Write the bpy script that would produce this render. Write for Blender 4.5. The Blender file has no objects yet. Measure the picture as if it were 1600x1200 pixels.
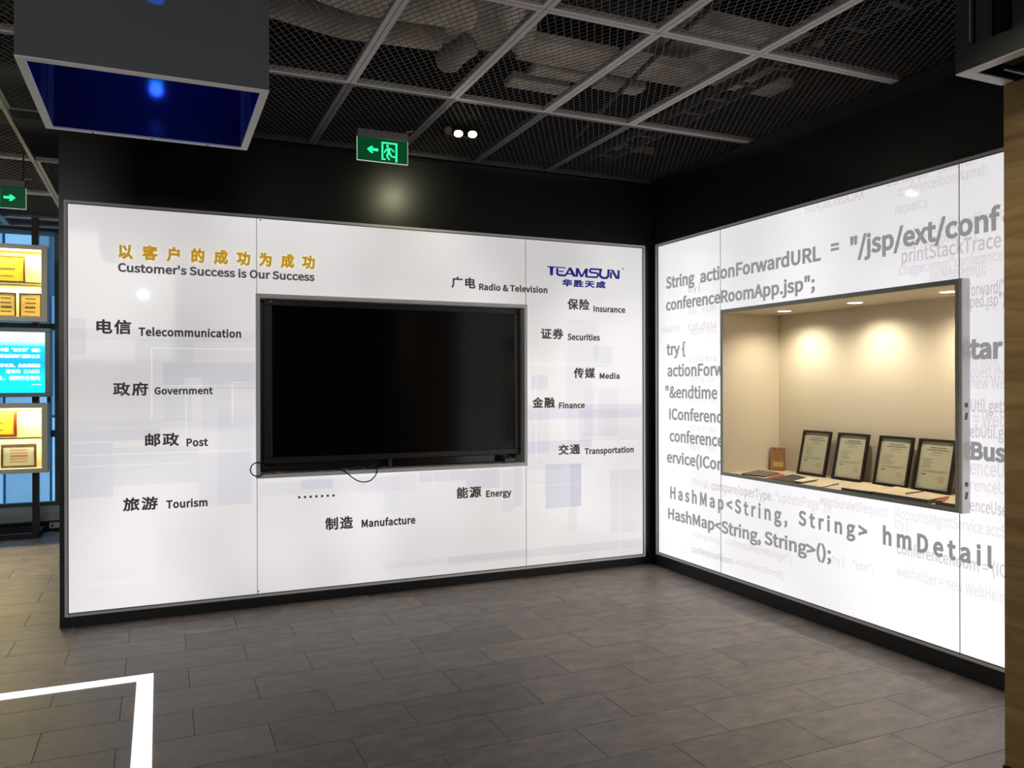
import bpy, bmesh, math, random, os
from mathutils import Vector, Matrix
random.seed(7)
S = bpy.context.scene
COL = S.collection

# ------------------------------------------------------------------ camera, world, exposure
F_PX, YAW, PITCH, ROLL = 1250.2, .4158, -.0006, -.0022
CAM = Vector((-3.765, -5.6227, 1.5))
FW = Vector((math.sin(YAW) * math.cos(PITCH), math.cos(YAW) * math.cos(PITCH), math.sin(PITCH)))
R0 = Vector((math.cos(YAW), -math.sin(YAW), 0)); U0 = R0.cross(FW)
RT = math.cos(ROLL) * R0 + math.sin(ROLL) * U0
UP = -math.sin(ROLL) * R0 + math.cos(ROLL) * U0
cam = bpy.data.cameras.new('camera'); cam.sensor_width = 36; cam.lens = F_PX / 1600 * 36
cam.clip_start = .02
co = bpy.data.objects.new('camera', cam); COL.objects.link(co)
M = Matrix((RT, UP, -FW)).transposed().to_4x4(); M.translation = CAM; co.matrix_world = M
S.camera = co
S.view_settings.view_transform = 'Standard'; S.view_settings.look = 'None'
S.view_settings.gamma = 1; S.view_settings.use_curve_mapping = False
S.view_settings.exposure = 0.0
W = bpy.data.worlds.new('sky'); S.world = W; W.use_nodes = True
W.node_tree.nodes['Background'].inputs[0].default_value = (.50, .76, 1.0, 1)
W.node_tree.nodes['Background'].inputs[1].default_value = 1.5

def light(name, kind, loc, energy, color=(1, 1, 1), size=.05, aim=None, spot=None, blend=.5):
    l = bpy.data.lights.new(name, kind); l.energy = energy; l.color = color
    if kind == 'AREA': l.size = size
    else: l.shadow_soft_size = size
    if spot: l.spot_size = math.radians(spot); l.spot_blend = blend
    o = bpy.data.objects.new(name, l); o.location = loc; COL.objects.link(o)
    if aim is not None:
        o.rotation_euler = (Vector(aim) - Vector(loc)).to_track_quat('-Z', 'Y').to_euler()
    return o

# the room's own ceiling spots, followed by two added fill lights
light('room_spot', 'SPOT', (-2.13, -3.63, 3.05), 26, (1, .93, .80), .03, (-1.0, -4.2, 1.2), 80, .8)
light('room_spot', 'SPOT', (-2.05, -3.65, 3.05), 26, (1, .93, .80), .03, (-1.0, -4.2, .6), 80, .8)
light('room_spot', 'SPOT', (-4.0, -9.56, 3.05), 9, (.80, .88, 1), .045, (-3.8, -2.4, 2.3), 60, .8)
light('fill_light', 'AREA', (-4.6, -9.4, 3.0), 75, (1, .96, .92), 2.2, (-3.6, -1.0, 1.9))  # unseen fill area, added to lift frames, lettering and hanging box
light('fill_light', 'AREA', (-6.6, 1.0, 3.0), 26, (1, .97, .90), .7, (-5.2, 3.3, 1.5))  # unseen fill area, added to brighten the award cabinets

def at(u, v, ax, val):
    """the point of a real surface (the plane axis=val) that stands where the photo shows it"""
    d = FW + (u - 800) / F_PX * RT - (v - 600) / F_PX * UP
    return CAM + d * ((val - CAM[ax]) / d[ax])
def wa(u, v, y=0.0): p = at(u, v, 1, y); return p.x, p.z
def wb(u, v, x=0.0): p = at(u, v, 0, x); return p.y, p.z
def px(P):
    d = Vector(P) - CAM; k = d.dot(FW)
    return (800 + F_PX * d.dot(RT) / k, 600 - F_PX * d.dot(UP) / k, k)

# ------------------------------------------------------------------ materials
def srgb(r, g, b):
    return tuple((c / 255 / 12.92 if c / 255 <= .04045 else ((c / 255 + .055) / 1.055) ** 2.4) for c in (r, g, b)) + (1,)
MATS = {}
def mat(name, col, rough=.5, metal=0, emit=None, es=1, spec=.5, noise=None, bump=None):
    if name in MATS: return MATS[name]
    m = bpy.data.materials.new(name); m.use_nodes = True; nt = m.node_tree; p = nt.nodes['Principled BSDF']
    if len(col) == 3: col = tuple(col) + (1,)
    p.inputs['Base Color'].default_value = col
    p.inputs['Roughness'].default_value = rough; p.inputs['Metallic'].default_value = metal
    p.inputs['Specular IOR Level'].default_value = spec
    if emit:
        p.inputs['Emission Color'].default_value = tuple(emit)[:3] + (1,)
        p.inputs['Emission Strength'].default_value = es
    if noise:
        sc, amt = noise[:2]; stretch = noise[2] if len(noise) > 2 else (1, 1, 1)
        g = nt.nodes.new('ShaderNodeNewGeometry'); mp = nt.nodes.new('ShaderNodeMapping')
        mp.inputs['Scale'].default_value = stretch
        n = nt.nodes.new('ShaderNodeTexNoise'); n.inputs['Scale'].default_value = sc; n.inputs['Detail'].default_value = 6
        r = nt.nodes.new('ShaderNodeMapRange'); r.inputs[1].default_value = .3; r.inputs[2].default_value = .7
        r.inputs[3].default_value = 1 - amt; r.inputs[4].default_value = 1 + amt
        x = nt.nodes.new('ShaderNodeVectorMath'); x.operation = 'SCALE'; x.inputs[0].default_value = col[:3]
        L = nt.links.new
        L(g.outputs['Position'], mp.inputs[0]); L(mp.outputs[0], n.inputs['Vector']); L(n.outputs[0], r.inputs[0])
        L(r.outputs[0], x.inputs['Scale']); L(x.outputs[0], p.inputs['Base Color'])
        if bump:
            b = nt.nodes.new('ShaderNodeBump'); b.inputs['Strength'].default_value = bump
            b.inputs['Distance'].default_value = .01
            L(n.outputs[0], b.inputs['Height']); L(b.outputs[0], p.inputs['Normal'])
    MATS[name] = m; return m

def lightbox_mat(name, col, base, lo, hi, axis, phase):
    """back-lit acrylic: glossy front, light from LED rows inside, uneven like in such boxes"""
    m = bpy.data.materials.new(name); m.use_nodes = True; nt = m.node_tree; p = nt.nodes['Principled BSDF']
    p.inputs['Base Color'].default_value = base; p.inputs['Roughness'].default_value = .06
    p.inputs['Specular IOR Level'].default_value = .35
    L = nt.links.new
    g = nt.nodes.new('ShaderNodeNewGeometry'); s = nt.nodes.new('ShaderNodeSeparateXYZ'); L(g.outputs['Position'], s.inputs[0])
    mp = nt.nodes.new('ShaderNodeMapping'); mp.inputs['Scale'].default_value = (1, 1, .8); L(g.outputs['Position'], mp.inputs[0])
    n = nt.nodes.new('ShaderNodeTexNoise'); n.inputs['Scale'].default_value = .9; n.inputs['Detail'].default_value = 1
    mp.inputs['Location'].default_value = phase; L(mp.outputs[0], n.inputs['Vector'])
    r = nt.nodes.new('ShaderNodeMapRange'); r.inputs[1].default_value = .35; r.inputs[2].default_value = .65
    r.inputs[3].default_value = lo; r.inputs[4].default_value = hi; L(n.outputs[0], r.inputs[0])
    h = nt.nodes.new('ShaderNodeMapRange'); h.inputs[1].default_value = .1; h.inputs[2].default_value = 2.7
    h.inputs[3].default_value = 1.06; h.inputs[4].default_value = .86; L(s.outputs[2], h.inputs[0])
    k = nt.nodes.new('ShaderNodeMath'); k.operation = 'MULTIPLY'; L(r.outputs[0], k.inputs[0]); L(h.outputs[0], k.inputs[1])
    p.inputs['Emission Color'].default_value = col; L(k.outputs[0], p.inputs['Emission Strength'])
    return m

def film_mat(name, col, add=0):
    m = bpy.data.materials.new(name); m.use_nodes = True; nt = m.node_tree; nt.nodes.clear()
    o = nt.nodes.new('ShaderNodeOutputMaterial'); t = nt.nodes.new('ShaderNodeBsdfTransparent'); t.inputs[0].default_value = col
    if add:
        e = nt.nodes.new('ShaderNodeEmission'); e.inputs[1].default_value = add; e.inputs[0].default_value = (1, 1, 1, 1)
        a = nt.nodes.new('ShaderNodeAddShader'); nt.links.new(t.outputs[0], a.inputs[0]); nt.links.new(e.outputs[0], a.inputs[1])
        nt.links.new(a.outputs[0], o.inputs[0])
    else: nt.links.new(t.outputs[0], o.inputs[0])
    return m

def glass_mat(name, tint, gloss=.1, rough=.02, dif=None, dmix=0):
    m = bpy.data.materials.new(name); m.use_nodes = True; nt = m.node_tree; nt.nodes.clear()
    o = nt.nodes.new('ShaderNodeOutputMaterial'); t = nt.nodes.new('ShaderNodeBsdfTransparent'); t.inputs[0].default_value = tint
    g = nt.nodes.new('ShaderNodeBsdfGlossy'); g.inputs['Roughness'].default_value = rough
    fr = nt.nodes.new('ShaderNodeLayerWeight'); fr.inputs[0].default_value = gloss
    x = nt.nodes.new('ShaderNodeMixShader'); L = nt.links.new
    src = t
    if dif:
        d = nt.nodes.new('ShaderNodeBsdfDiffuse'); d.inputs[0].default_value = dif
        y = nt.nodes.new('ShaderNodeMixShader'); y.inputs[0].default_value = dmix
        L(t.outputs[0], y.inputs[1]); L(d.outputs[0], y.inputs[2]); src = y
    L(fr.outputs['Fresnel'], x.inputs[0]); L(src.outputs[0], x.inputs[1]); L(g.outputs[0], x.inputs[2]); L(x.outputs[0], o.inputs[0])
    return m

def tile_mat():
    m = bpy.data.materials.new('stone_tile'); m.use_nodes = True; nt = m.node_tree; p = nt.nodes['Principled BSDF']; L = nt.links.new
    g = nt.nodes.new('ShaderNodeNewGeometry'); oi = nt.nodes.new('ShaderNodeObjectInfo')
    av = nt.nodes.new('ShaderNodeVectorMath'); av.operation = 'ADD'; cx = nt.nodes.new('ShaderNodeCombineXYZ')
    mul = nt.nodes.new('ShaderNodeMath'); mul.operation = 'MULTIPLY'; mul.inputs[1].default_value = 30
    L(oi.outputs['Random'], mul.inputs[0]); L(mul.outputs[0], cx.inputs[2]); L(g.outputs['Position'], av.inputs[0]); L(cx.outputs[0], av.inputs[1])
    n = nt.nodes.new('ShaderNodeTexNoise'); n.inputs['Scale'].default_value = 10; n.inputs['Detail'].default_value = 9; n.inputs['Roughness'].default_value = .65
    mp = nt.nodes.new('ShaderNodeMapping'); mp.inputs['Scale'].default_value = (.7, 1.3, 1); L(av.outputs[0], mp.inputs[0]); L(mp.outputs[0], n.inputs['Vector'])
    cr = nt.nodes.new('ShaderNodeValToRGB')
    cr.color_ramp.elements[0].position = .3; cr.color_ramp.elements[0].color = (.135, .110, .090, 1)
    cr.color_ramp.elements[1].position = .72; cr.color_ramp.elements[1].color = (.320, .265, .222, 1)
    L(n.outputs[0], cr.inputs[0])
    r = nt.nodes.new('ShaderNodeMapRange'); r.inputs[3].default_value = .84; r.inputs[4].default_value = 1.14; L(oi.outputs['Random'], r.inputs[0])
    x = nt.nodes.new('ShaderNodeVectorMath'); x.operation = 'SCALE'; L(cr.outputs[0], x.inputs[0]); L(r.outputs[0], x.inputs['Scale'])
    L(x.outputs[0], p.inputs['Base Color'])
    rr = nt.nodes.new('ShaderNodeMapRange'); rr.inputs[3].default_value = .38; rr.inputs[4].default_value = .56; L(n.outputs[0], rr.inputs[0]); L(rr.outputs[0], p.inputs['Roughness'])
    b = nt.nodes.new('ShaderNodeBump'); b.inputs['Strength'].default_value = .12; b.inputs['Distance'].default_value = .004
    L(n.outputs[0], b.inputs['Height']); L(b.outputs[0], p.inputs['Normal'])
    return m

def wood_mat():
    m = bpy.data.materials.new('oak_veneer'); m.use_nodes = True; nt = m.node_tree; p = nt.nodes['Principled BSDF']; L = nt.links.new
    g = nt.nodes.new('ShaderNodeNewGeometry'); mp = nt.nodes.new('ShaderNodeMapping'); mp.inputs['Scale'].default_value = (1, 1.2, 9)
    n = nt.nodes.new('ShaderNodeTexNoise'); n.inputs['Scale'].default_value = 2.2; n.inputs['Detail'].default_value = 8; n.inputs['Distortion'].default_value = .8
    cr = nt.nodes.new('ShaderNodeValToRGB')
    cr.color_ramp.elements[0].position = .3; cr.color_ramp.elements[0].color = (.24, .145, .05, 1)
    cr.color_ramp.elements[1].position = .7; cr.color_ramp.elements[1].color = (.44, .29, .11, 1)
    L(g.outputs['Position'], mp.inputs[0]); L(mp.outputs[0], n.inputs['Vector']); L(n.outputs[0], cr.inputs[0]); L(cr.outputs[0], p.inputs['Base Color'])
    p.inputs['Roughness'].default_value = .45
    return m

BLACK = mat('black_paint', (.009, .0092, .0098), .31, spec=.6)
BASEB = mat('black_skirting', (.012, .014, .015), .38)
ALU = mat('silver_aluminium', (.93, .94, .94), .42, 0)
WHITEM = mat('pale_metal', (.92, .90, .88), .45, 0)
NICHE_FR = mat('grey_green_metal', (.50, .54, .48), .45, 0)
BOX_FR = mat('dark_green_metal', (.045, .055, .048), .45, .2)
CREAM = mat('cream_laminate', (.70, .63, .50), .42)
TVB = mat('dark_grey_bezel', (.022, .024, .027), .28)
SCREEN = mat('black_screen', (.0035, .0035, .004), .12, spec=.22)
DARK = mat('dark_void_metal', (.045, .041, .037), .8, noise=(3, .35))
FOIL = mat('insulation_wrap', (.52, .455, .39), .75, noise=(5, .35), bump=.4)
SLAB = mat('ceiling_slab', (.09, .08, .07), .9, noise=(2, .35))
BAR = mat('grey_ceiling_bar', (.56, .53, .53), .5, 0)
WIRE = mat('grey_mesh_wire', (.15, .14, .132), .55, 0)
INK_A = mat('dark_grey_vinyl', (.055, .048, .046), .5, emit=(1, .9, .88), es=.022)
INK_B = mat('mid_grey_vinyl', (.10, .098, .098), .5, emit=(1, .98, .985), es=.27)
INK_NAVY = mat('navy_vinyl', (.006, .010, .14), .35, emit=(.03, .03, 1), es=.16)
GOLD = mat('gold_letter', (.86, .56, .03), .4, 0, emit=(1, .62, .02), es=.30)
FRAME_BR = mat('dark_brown_wood', (.016, .008, .005), .3)
REDW = mat('red_brown_wood', (.20, .035, .012), .35)
PAPER = mat('certificate_paper', (.50, .50, .36), .35)
PAPERW = mat('white_paper', (.78, .72, .60), .55)
PAPERC = mat('cream_cover', (.75, .62, .44), .5)
PRINTG = mat('grey_print', (.13, .13, .09), .6)
PRINTT = mat('teal_print', (.27, .33, .27), .6)
PRINTR = mat('red_print', (.45, .10, .06), .6)
GREYC = mat('grey_book_cover', (.17, .14, .115), .45)
DKC = mat('dark_book_cover', (.05, .046, .036), .45)
PAGES = mat('page_edges', (.20, .20, .17), .7)
RED = mat('red_plastic', (.55, .07, .025), .4)
KRAFT = mat('kraft_paper', (.36, .18, .085), .7, noise=(20, .15))
YEL = mat('yellow_label', (.62, .46, .11), .6)
BRONZE = mat('bronze_dot', (.10, .045, .02), .4, .6)
BRASS = mat('gold_plaque', (.80, .58, .16), .35, 0)
PALEF = mat('pale_grey_case', (.75, .74, .60), .4, 0)
LEDSTRIP = mat('white_led_diffuser', (.8, .8, .8), .4, emit=(1, .97, .95), es=1.25)
CLINE = mat('cream_interior', (.72, .66, .42), .6)
MULL = mat('green_grey_frame', (.10, .14, .13), .4, .3)
OUTW = [mat('facade_white_%d' % i, c, .7, noise=(1, .15)) for i, c in enumerate(((.42, .50, .55), (.60, .68, .74), (.26, .34, .40), (.50, .60, .66)))]
OUTD = mat('facade_dark_joint', (.10, .16, .22), .8)  # one dark tone for joints, louvres and rails
WHITE = mat('white_plastic', (.9, .88, .78), .5)
CABLE = mat('black_cable', (.01, .01, .011), .4)
CLEARH = mat('chrome_lamp_head', (.35, .34, .32), .15, .9)
TILE = tile_mat(); WOOD = wood_mat()

# ------------------------------------------------------------------ mesh builder
def wloc(o):
    v = Vector((0, 0, 0))
    while o is not None: v = v + o.location; o = o.parent
    return v
class MB:
    def __init__(s): s.v = []; s.f = []
    def add(s, vs, fs):
        k = len(s.v); s.v += [Vector(p) for p in vs]; s.f += [tuple(i + k for i in f) for f in fs]; return s
    def box(s, x0, x1, y0, y1, z0, z1):
        x0, x1 = sorted((x0, x1)); y0, y1 = sorted((y0, y1)); z0, z1 = sorted((z0, z1))
        return s.add([(x0, y0, z0), (x1, y0, z0), (x1, y1, z0), (x0, y1, z0), (x0, y0, z1), (x1, y0, z1), (x1, y1, z1), (x0, y1, z1)],
                     [(0, 3, 2, 1), (4, 5, 6, 7), (0, 1, 5, 4), (1, 2, 6, 5), (2, 3, 7, 6), (3, 0, 4, 7)])
    def prism(s, poly, d):
        """polygon (3-D points) extruded by vector d"""
        n = len(poly); d = Vector(d); P = [Vector(p) for p in poly]
        nrm = sum(((P[i] - P[0]).cross(P[(i + 1) % n] - P[0]) for i in range(n)), Vector())
        if nrm.dot(d) > 0: P.reverse()
        return s.add(P + [p + d for p in P], [tuple(range(n)), tuple(range(2 * n - 1, n - 1, -1))] + [(i, i + n, (i + 1) % n + n, (i + 1) % n) for i in range(n)])
    def frame(s, ax, pos0, pos1, a0, a1, z0, z1, w, wz=None):
        """picture-frame ring standing in the plane axis=ax between pos0..pos1"""
        wz = wz or w
        for (p, q, r, t) in ((a0, a1, z1 - wz, z1), (a0, a1, z0, z0 + wz), (a0, a0 + w, z0 + wz, z1 - wz), (a1 - w, a1, z0 + wz, z1 - wz)):
            if ax == 1: s.box(p, q, pos0, pos1, r, t)
            else: s.box(pos0, pos1, p, q, r, t)
        return s
    def cyl(s, c, r, d, n=16, r2=None):
        """cylinder or cone from c along vector d"""
        c = Vector(c); d = Vector(d); r2 = r if r2 is None else r2
        a = d.orthogonal().normalized(); b = d.normalized().cross(a)
        ring = [math.cos(2 * math.pi * i / n) * a + math.sin(2 * math.pi * i / n) * b for i in range(n)]
        return s.add([c + q * r for q in ring] + [c + d + q * r2 for q in ring],
                     [tuple(range(n - 1, -1, -1)), tuple(range(n, 2 * n))] + [(i, (i + 1) % n, (i + 1) % n + n, i + n) for i in range(n)])
    def tube(s, pts, r, n=8):
        pts = [Vector(p) for p in pts]; rings = []; ref = Vector((.13, .31, .94))
        for i, p in enumerate(pts):
            t = (pts[min(i + 1, len(pts) - 1)] - pts[max(i - 1, 0)]).normalized()
            a = (ref - t * ref.dot(t)).normalized(); b = t.cross(a)
            rings += [p + r * (math.cos(2 * math.pi * k / n) * a + math.sin(2 * math.pi * k / n) * b) for k in range(n)]
        fs = [(i * n + k, i * n + (k + 1) % n, (i + 1) * n + (k + 1) % n, (i + 1) * n + k) for i in range(len(pts) - 1) for k in range(n)]
        m = len(pts) - 1
        return s.add(rings, fs + [tuple(range(n - 1, -1, -1)), tuple(m * n + k for k in range(n))])
    def ring(s, c, r0, r1, axis, t, n=24):
        c = Vector(c); d = Vector(axis).normalized(); a = d.orthogonal().normalized(); b = d.cross(a)
        for i in range(n):
            q = [2 * math.pi * j / n for j in (i, i + 1)]
            P = [c + rr * (math.cos(w) * a + math.sin(w) * b) for rr, w in ((r0, q[0]), (r1, q[0]), (r1, q[1]), (r0, q[1]))]
            s.prism(P, d * t)
        return s
    def build(s, name, m, parent=None, smooth=False, local=False, bevel=0):
        me = bpy.data.meshes.new(name); off = Vector() if (local or parent is None) else wloc(parent)
        me.from_pydata([p - off for p in s.v], [], s.f); me.materials.append(m); me.update()
        if smooth:
            for p in me.polygons: p.use_smooth = True
        o = bpy.data.objects.new(name, me); COL.objects.link(o)
        if parent is not None: o.parent = parent
        if bevel:
            b = o.modifiers.new('bevel', 'BEVEL'); b.width = bevel; b.segments = 2; b.limit_method = 'ANGLE'
        return o

def thing(name, label, cat, loc=(0, 0, 0), group=None, rot=None):
    o = bpy.data.objects.new(name, None); COL.objects.link(o); o.location = loc; o.empty_display_size = .1
    o['label'] = label; o['category'] = cat
    if group: o['group'] = group
    if rot: o.rotation_euler = rot
    return o
def tag(o, label, cat, group=None):
    o['label'] = label; o['category'] = cat
    if group: o['group'] = group
    return o
def struct(o): o['kind'] = 'structure'; return o
def stuff(o): o['kind'] = 'stuff'; return o

# ------------------------------------------------------------------ lettering
FONT = None
try:
    FONT = bpy.data.fonts.load(os.path.join(bpy.utils.system_resource('DATAFILES', path='fonts'), 'Noto Sans CJK Regular.woff2'))
except Exception: pass
BK = .55
def glyphs(body, space=1.0, bold=.022):
    c = bpy.data.curves.new('lettering', 'FONT'); c.body = body; c.size = 1; c.space_character = space
    if FONT: c.font = FONT
    c.resolution_u = 3; c.bevel_depth = bold * BK; c.bevel_resolution = 0; c.extrude = .001
    o = bpy.data.objects.new('lettering', c); COL.objects.link(o)
    dg = bpy.context.evaluated_depsgraph_get(); dg.update()
    me = bpy.data.meshes.new_from_object(o.evaluated_get(dg)); bpy.data.objects.remove(o); bpy.data.curves.remove(c)
    vs = [v.co.copy() for v in me.vertices]; fs = [tuple(p.vertices) for p in me.polygons]; bpy.data.meshes.remove(me)
    return vs, fs
def bounds(vs, k): return min(v[k] for v in vs), max(v[k] for v in vs)
CAPH = 1.0; GS = 1.0
_h = glyphs('H', 1.0, 0)[0]; GS = max(v.y for v in _h) - min(v.y for v in _h); CAPH = GS
def lettering(body, fn, uL, uR, u0, vt, vb, m, parent, cap=True, space=1.0, bold=.022, thick=.0012, standoff=.0005, fit=None,
              clip=None, wrap=None, name='lettering', depth=0.0):
    """flat letters on a wall; the left/right ends and the cap line/base line were read off the wall surface"""
    vs, fs = glyphs(body, space, bold)
    s0, _ = fn(uL, vb); s1, _ = fn(uR, vb); zt = fn(u0, vt)[1]; zb = fn(u0, vb)[1]
    ref = vs if fit is None else glyphs(fit, space, bold)[0]
    a0, a1 = bounds(ref, 0); b0, b1 = bounds(vs, 1); c0, c1 = bounds(vs, 2)
    sx = abs(s1 - s0) / (a1 - a0)
    if cap: sz = (zt - zb) / CAPH; oz = zb
    else: sz = (zt - zb) / (b1 - b0); oz = zb - b0 * sz
    sgn = 1 if fn is wa else -1
    out = []
    for v in vs:
        s = s0 + sgn * (v.x - a0) * sx; z = oz + v.y * sz; d = -standoff - depth - (thick if v.z > -.0005 else 0.0)
        out.append(Vector((s, d, z)) if fn is wa else Vector((d, s, z)))
    if clip is not None or wrap is not None:
        bm = bmesh.new(); bv = [bm.verts.new(p) for p in out]
        for f in fs:
            try: bm.faces.new([bv[i] for i in f])
            except ValueError: pass
        cut = clip if clip is not None else wrap
        keep_left = clip is not None
        def halve(b, yc, left):
            g = b.verts[:] + b.edges[:] + b.faces[:]
            bmesh.ops.bisect_plane(b, geom=g, plane_co=(0, yc, 0), plane_no=(0, 1 if left else -1, 0), clear_inner=True, use_snap_center=False)
        if wrap is not None:
            b2 = bm.copy(); halve(b2, wrap, True)
            w = MB(); b2.verts.index_update(); vv = []
            for q in b2.verts:
                e = q.co.y - wrap; vv.append((-max(.0, min(e, .058)), wrap - .0056 + q.co.x, q.co.z))
            w.add(vv, [tuple(q.index for q in f.verts) for f in b2.faces])
            if w.f: w.build(name, m, parent)
            b2.free(); halve(bm, wrap, False)
        else: halve(bm, cut, True)
        bm.verts.index_update()
        out = [q.co.copy() for q in bm.verts]; fs = [tuple(q.index for q in f.verts) for f in bm.faces]; bm.free()
    w = MB(); w.add(out, fs)
    return w.build(name, m, parent) if w.f else None

# ================================================================== STRUCTURE
ZC = 3.132                               # underside of the mesh ceiling
XL, YB, YW, ZT = -9.0, -11.0, 4.0, 4.0    # room limits
XA0, XA1, ZA0, ZA1 = -4.297, -.082, .067, 2.637
YB0, YB1, ZB0, ZB1 = -.057, -4.6, .091, 2.642

# floor: sub-floor, tiles one by one, the rest of the field joined
fl = struct(MB().box(XL, 1.0, YB, YW + .3, -.08, -.004).build('floor', mat('grout', (.03, .027, .024), .8)))
TW, TH = .604, .298
tmpl = MB()
g = .0011
tmpl.add([(g, g, -.004), (TW - g, g, -.004), (TW - g, TH - g, -.004), (g, TH - g, -.004),
          (g, g, -.0006), (TW - g, g, -.0006), (TW - g, TH - g, -.0006), (g, TH - g, -.0006),
          (g + .0008, g + .0008, 0), (TW - g - .0008, g + .0008, 0), (TW - g - .0008, TH - g - .0008, 0), (g + .0008, TH - g - .0008, 0)],
         [(0, 1, 5, 4), (1, 2, 6, 5), (2, 3, 7, 6), (3, 0, 4, 7), (4, 5, 9, 8), (5, 6, 10, 9), (6, 7, 11, 10), (7, 4, 8, 11), (8, 9, 10, 11)])
first = tmpl.build('tile', TILE, fl)
tmesh = first.data
cells = []
j0 = int((YB + 3.145) / TH) - 1
for j in range(j0, 26):
    y = -3.145 + j * TH
    if y + TH > YW or y < YB: continue
    ph = -.305 if (j % 2 == 1) else -.607
    for i in range(-15, 3):
        x = ph + i * TW
        if x + TW > 1.0 or x < XL: continue
        cx, cy = x + TW / 2, y + TH / 2
        d = Vector((cx, cy, 0)) - CAM
        vis = 0
        if d.dot(FW) > .4:
            u, v, k = px((cx, cy, 0))
            if -90 < u < 1660 and v < 1290 and not (x > -.1) and not (y > 0 and x > -4.4): vis = 1
        hidden = (y > .02 and x > -4.25) or x > .05
        if hidden: continue
        cells.append((vis, (Vector((cx, cy, 0)) - CAM).length, x, y))
cells.sort(key=lambda c: (-c[0], c[1]))
rest = MB()
for n, (vis, dist, x, y) in enumerate(cells):
    if n < 298:
        if n == 0: first.location = (x, y, 0); continue
        c = first.copy(); COL.objects.link(c); c.parent = fl; c.location = (x, y, 0)
    else:
        rest.add([p + Vector((x, y, 0)) for p in tmpl.v], tmpl.f)
stuff(rest.build('tile_field', TILE, fl))

# back wall (black) with the recess for light boxes and television
b = MB()
b.box(-4.325, 0, .004, .30, ZA1 + .004, ZT)            # black wall above
b.box(-4.325, XA0 - .002, .004, .30, 0, ZA1 + .004)   # left jamb
b.box(XA1 + .002, 0, .004, .30, 0, ZA1 + .004)        # right jamb
b.box(XA0, XA1, .16, .30, 0, ZA1 + .004)              # behind the boxes
b.box(XA0, XA1, .02, .16, 0, ZA0 - .01)
struct(b.build('wall_back', BLACK))
struct(MB().box(-4.325, -.012, -.004, .02, .001, ZA0 - .002).build('baseboard_back', BASEB))
b = MB()
b.box(.004, .8, YB1 - 1, 0.3, ZB1 + .004, ZT)
b.box(.004, .8, YB0 + .002, .3, 0, ZB1 + .004)
b.box(.62, .8, YB, YB0, 0, ZB1 + .004)
b.box(.02, .62, YB1, YB0, 0, ZB0 - .012)
b.box(.004, .8, YB, YB1, 0, ZT)
struct(b.build('wall_right', BLACK))
struct(MB().box(-.012, .02, YB1, -.004, .001, ZB0 - .002).build('baseboard_right', BASEB))
struct(MB().box(XL - .2, XL, YB, YW + .3, 0, ZT).build('wall_left', mat('dark_wall', (.03, .03, .03), .7)))
struct(MB().box(XL - .2, .8, YB - .2, YB, 0, ZT).build('wall_front', mat('grey_wall', (.06, .06, .06), .7)))
struct(MB().box(-4.28, -4.12, .3, YW + .3, 0, ZT).build('wall_partition', BLACK))

# window wall
b = MB(); b.box(XL, -4.12, YW, YW + .3, 3.10, ZT)
b.box(XL, -4.12, YW - .10, YW + .3, 0.001, .076)
struct(b.build('wall_window', mat('black_matt', (.006, .006, .007), .6)))
sill = MB().box(XL, -4.28, YW - .02, YW + .3, .077, .155)
sill.box(XL, -4.28, YW + .04, YW + .3, .155, .222)
struct(sill.build('trim_sill', mat('pale_sill', (.75, .80, .74), .4)))
win = struct(MB().box(XL, -4.28, YW + .1, YW + .16, .223, .26).build('window_1', MULL))
glassM = glass_mat('blue_window_glass', (.80, .92, 1, 1), .08)
x = -4.748
while x > XL:
    MB().box(x - .022, x + .022, YW + .06, YW + .18, .26, 3.10).build('mullion', MULL, win)
    MB().box(x - .80, x - .022, YW + .08, YW + .17, 2.075, 2.145).build('transom', MULL, win)
    MB().box(x - .80, x - .022, YW + .08, YW + .17, .945, 1.015).build('transom', MULL, win)
    MB().frame(1, YW + .07, YW + .12, x - .80, x - .06, 1.02, 2.07, .035).build('sash', MULL, win)
    for z0, z1 in ((.26, .945), (1.015, 2.075), (2.145, 3.10)):
        MB().box(x - .82, x, YW + .12, YW + .126, z0, z1).build('pane', glassM, win)
    x -= .82
MB().box(-4.748, -4.28, YW + .08, YW + .17, 2.075, 2.145).build('transom', MULL, win)
MB().box(-4.748, -4.28, YW + .12, YW + .126, .26, 3.10).build('pane', glassM, win)

# the building across the street
bd = thing('building', 'pale blue clad building beyond the windows', 'building', (-8, 11, -6))
MB().box(-22, 6, 11.05, 12, -6, 16).build('wall', OUTD, bd)
xx = -21
while xx < 5:
    w = random.choice((.22, .35, .5))
    for z0, z1 in ((-6, .9), (.95, 3.1), (3.15, 16)):
        if random.random() < .07 and z0 > 0: continue
        MB().box(xx, xx + w - .045, 11 - random.random() * .06, 11.05, z0, z1).build('facade_panel', random.choice(OUTW), bd)
    xx += w
lv = MB()
for k in range(34):
    lv.add([(-7.6, 9.9, -1.2 + k * .07), (-6.5, 9.9, -1.2 + k * .07), (-6.5, 10, -1.16 + k * .07), (-7.6, 10, -1.16 + k * .07)], [(0, 1, 2, 3)])
    lv.box(-7.6, -6.5, 9.9, 9.98, -1.2 + k * .07, -1.165 + k * .07)
stuff(lv.build('louvre', OUTD, bd))
for k, (xa, za, xb, zb) in enumerate(((-10.5, 2.2, -6.0, 4.6), (-10.5, -1.6, -6.2, 1.6), (-11.5, .1, -6.4, 3.2))):
    d = Vector((xb - xa, 0, zb - za)); n = Vector((-d.z, 0, d.x)).normalized() * .03
    a = Vector((xa, 10.85, za))
    MB().prism([a - n, a + d - n, a + d + n, a + n], (0, .06, 0)).build('sloping_rail', OUTD, bd)
# daylight on the facade comes from the sky (open towards it)

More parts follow.
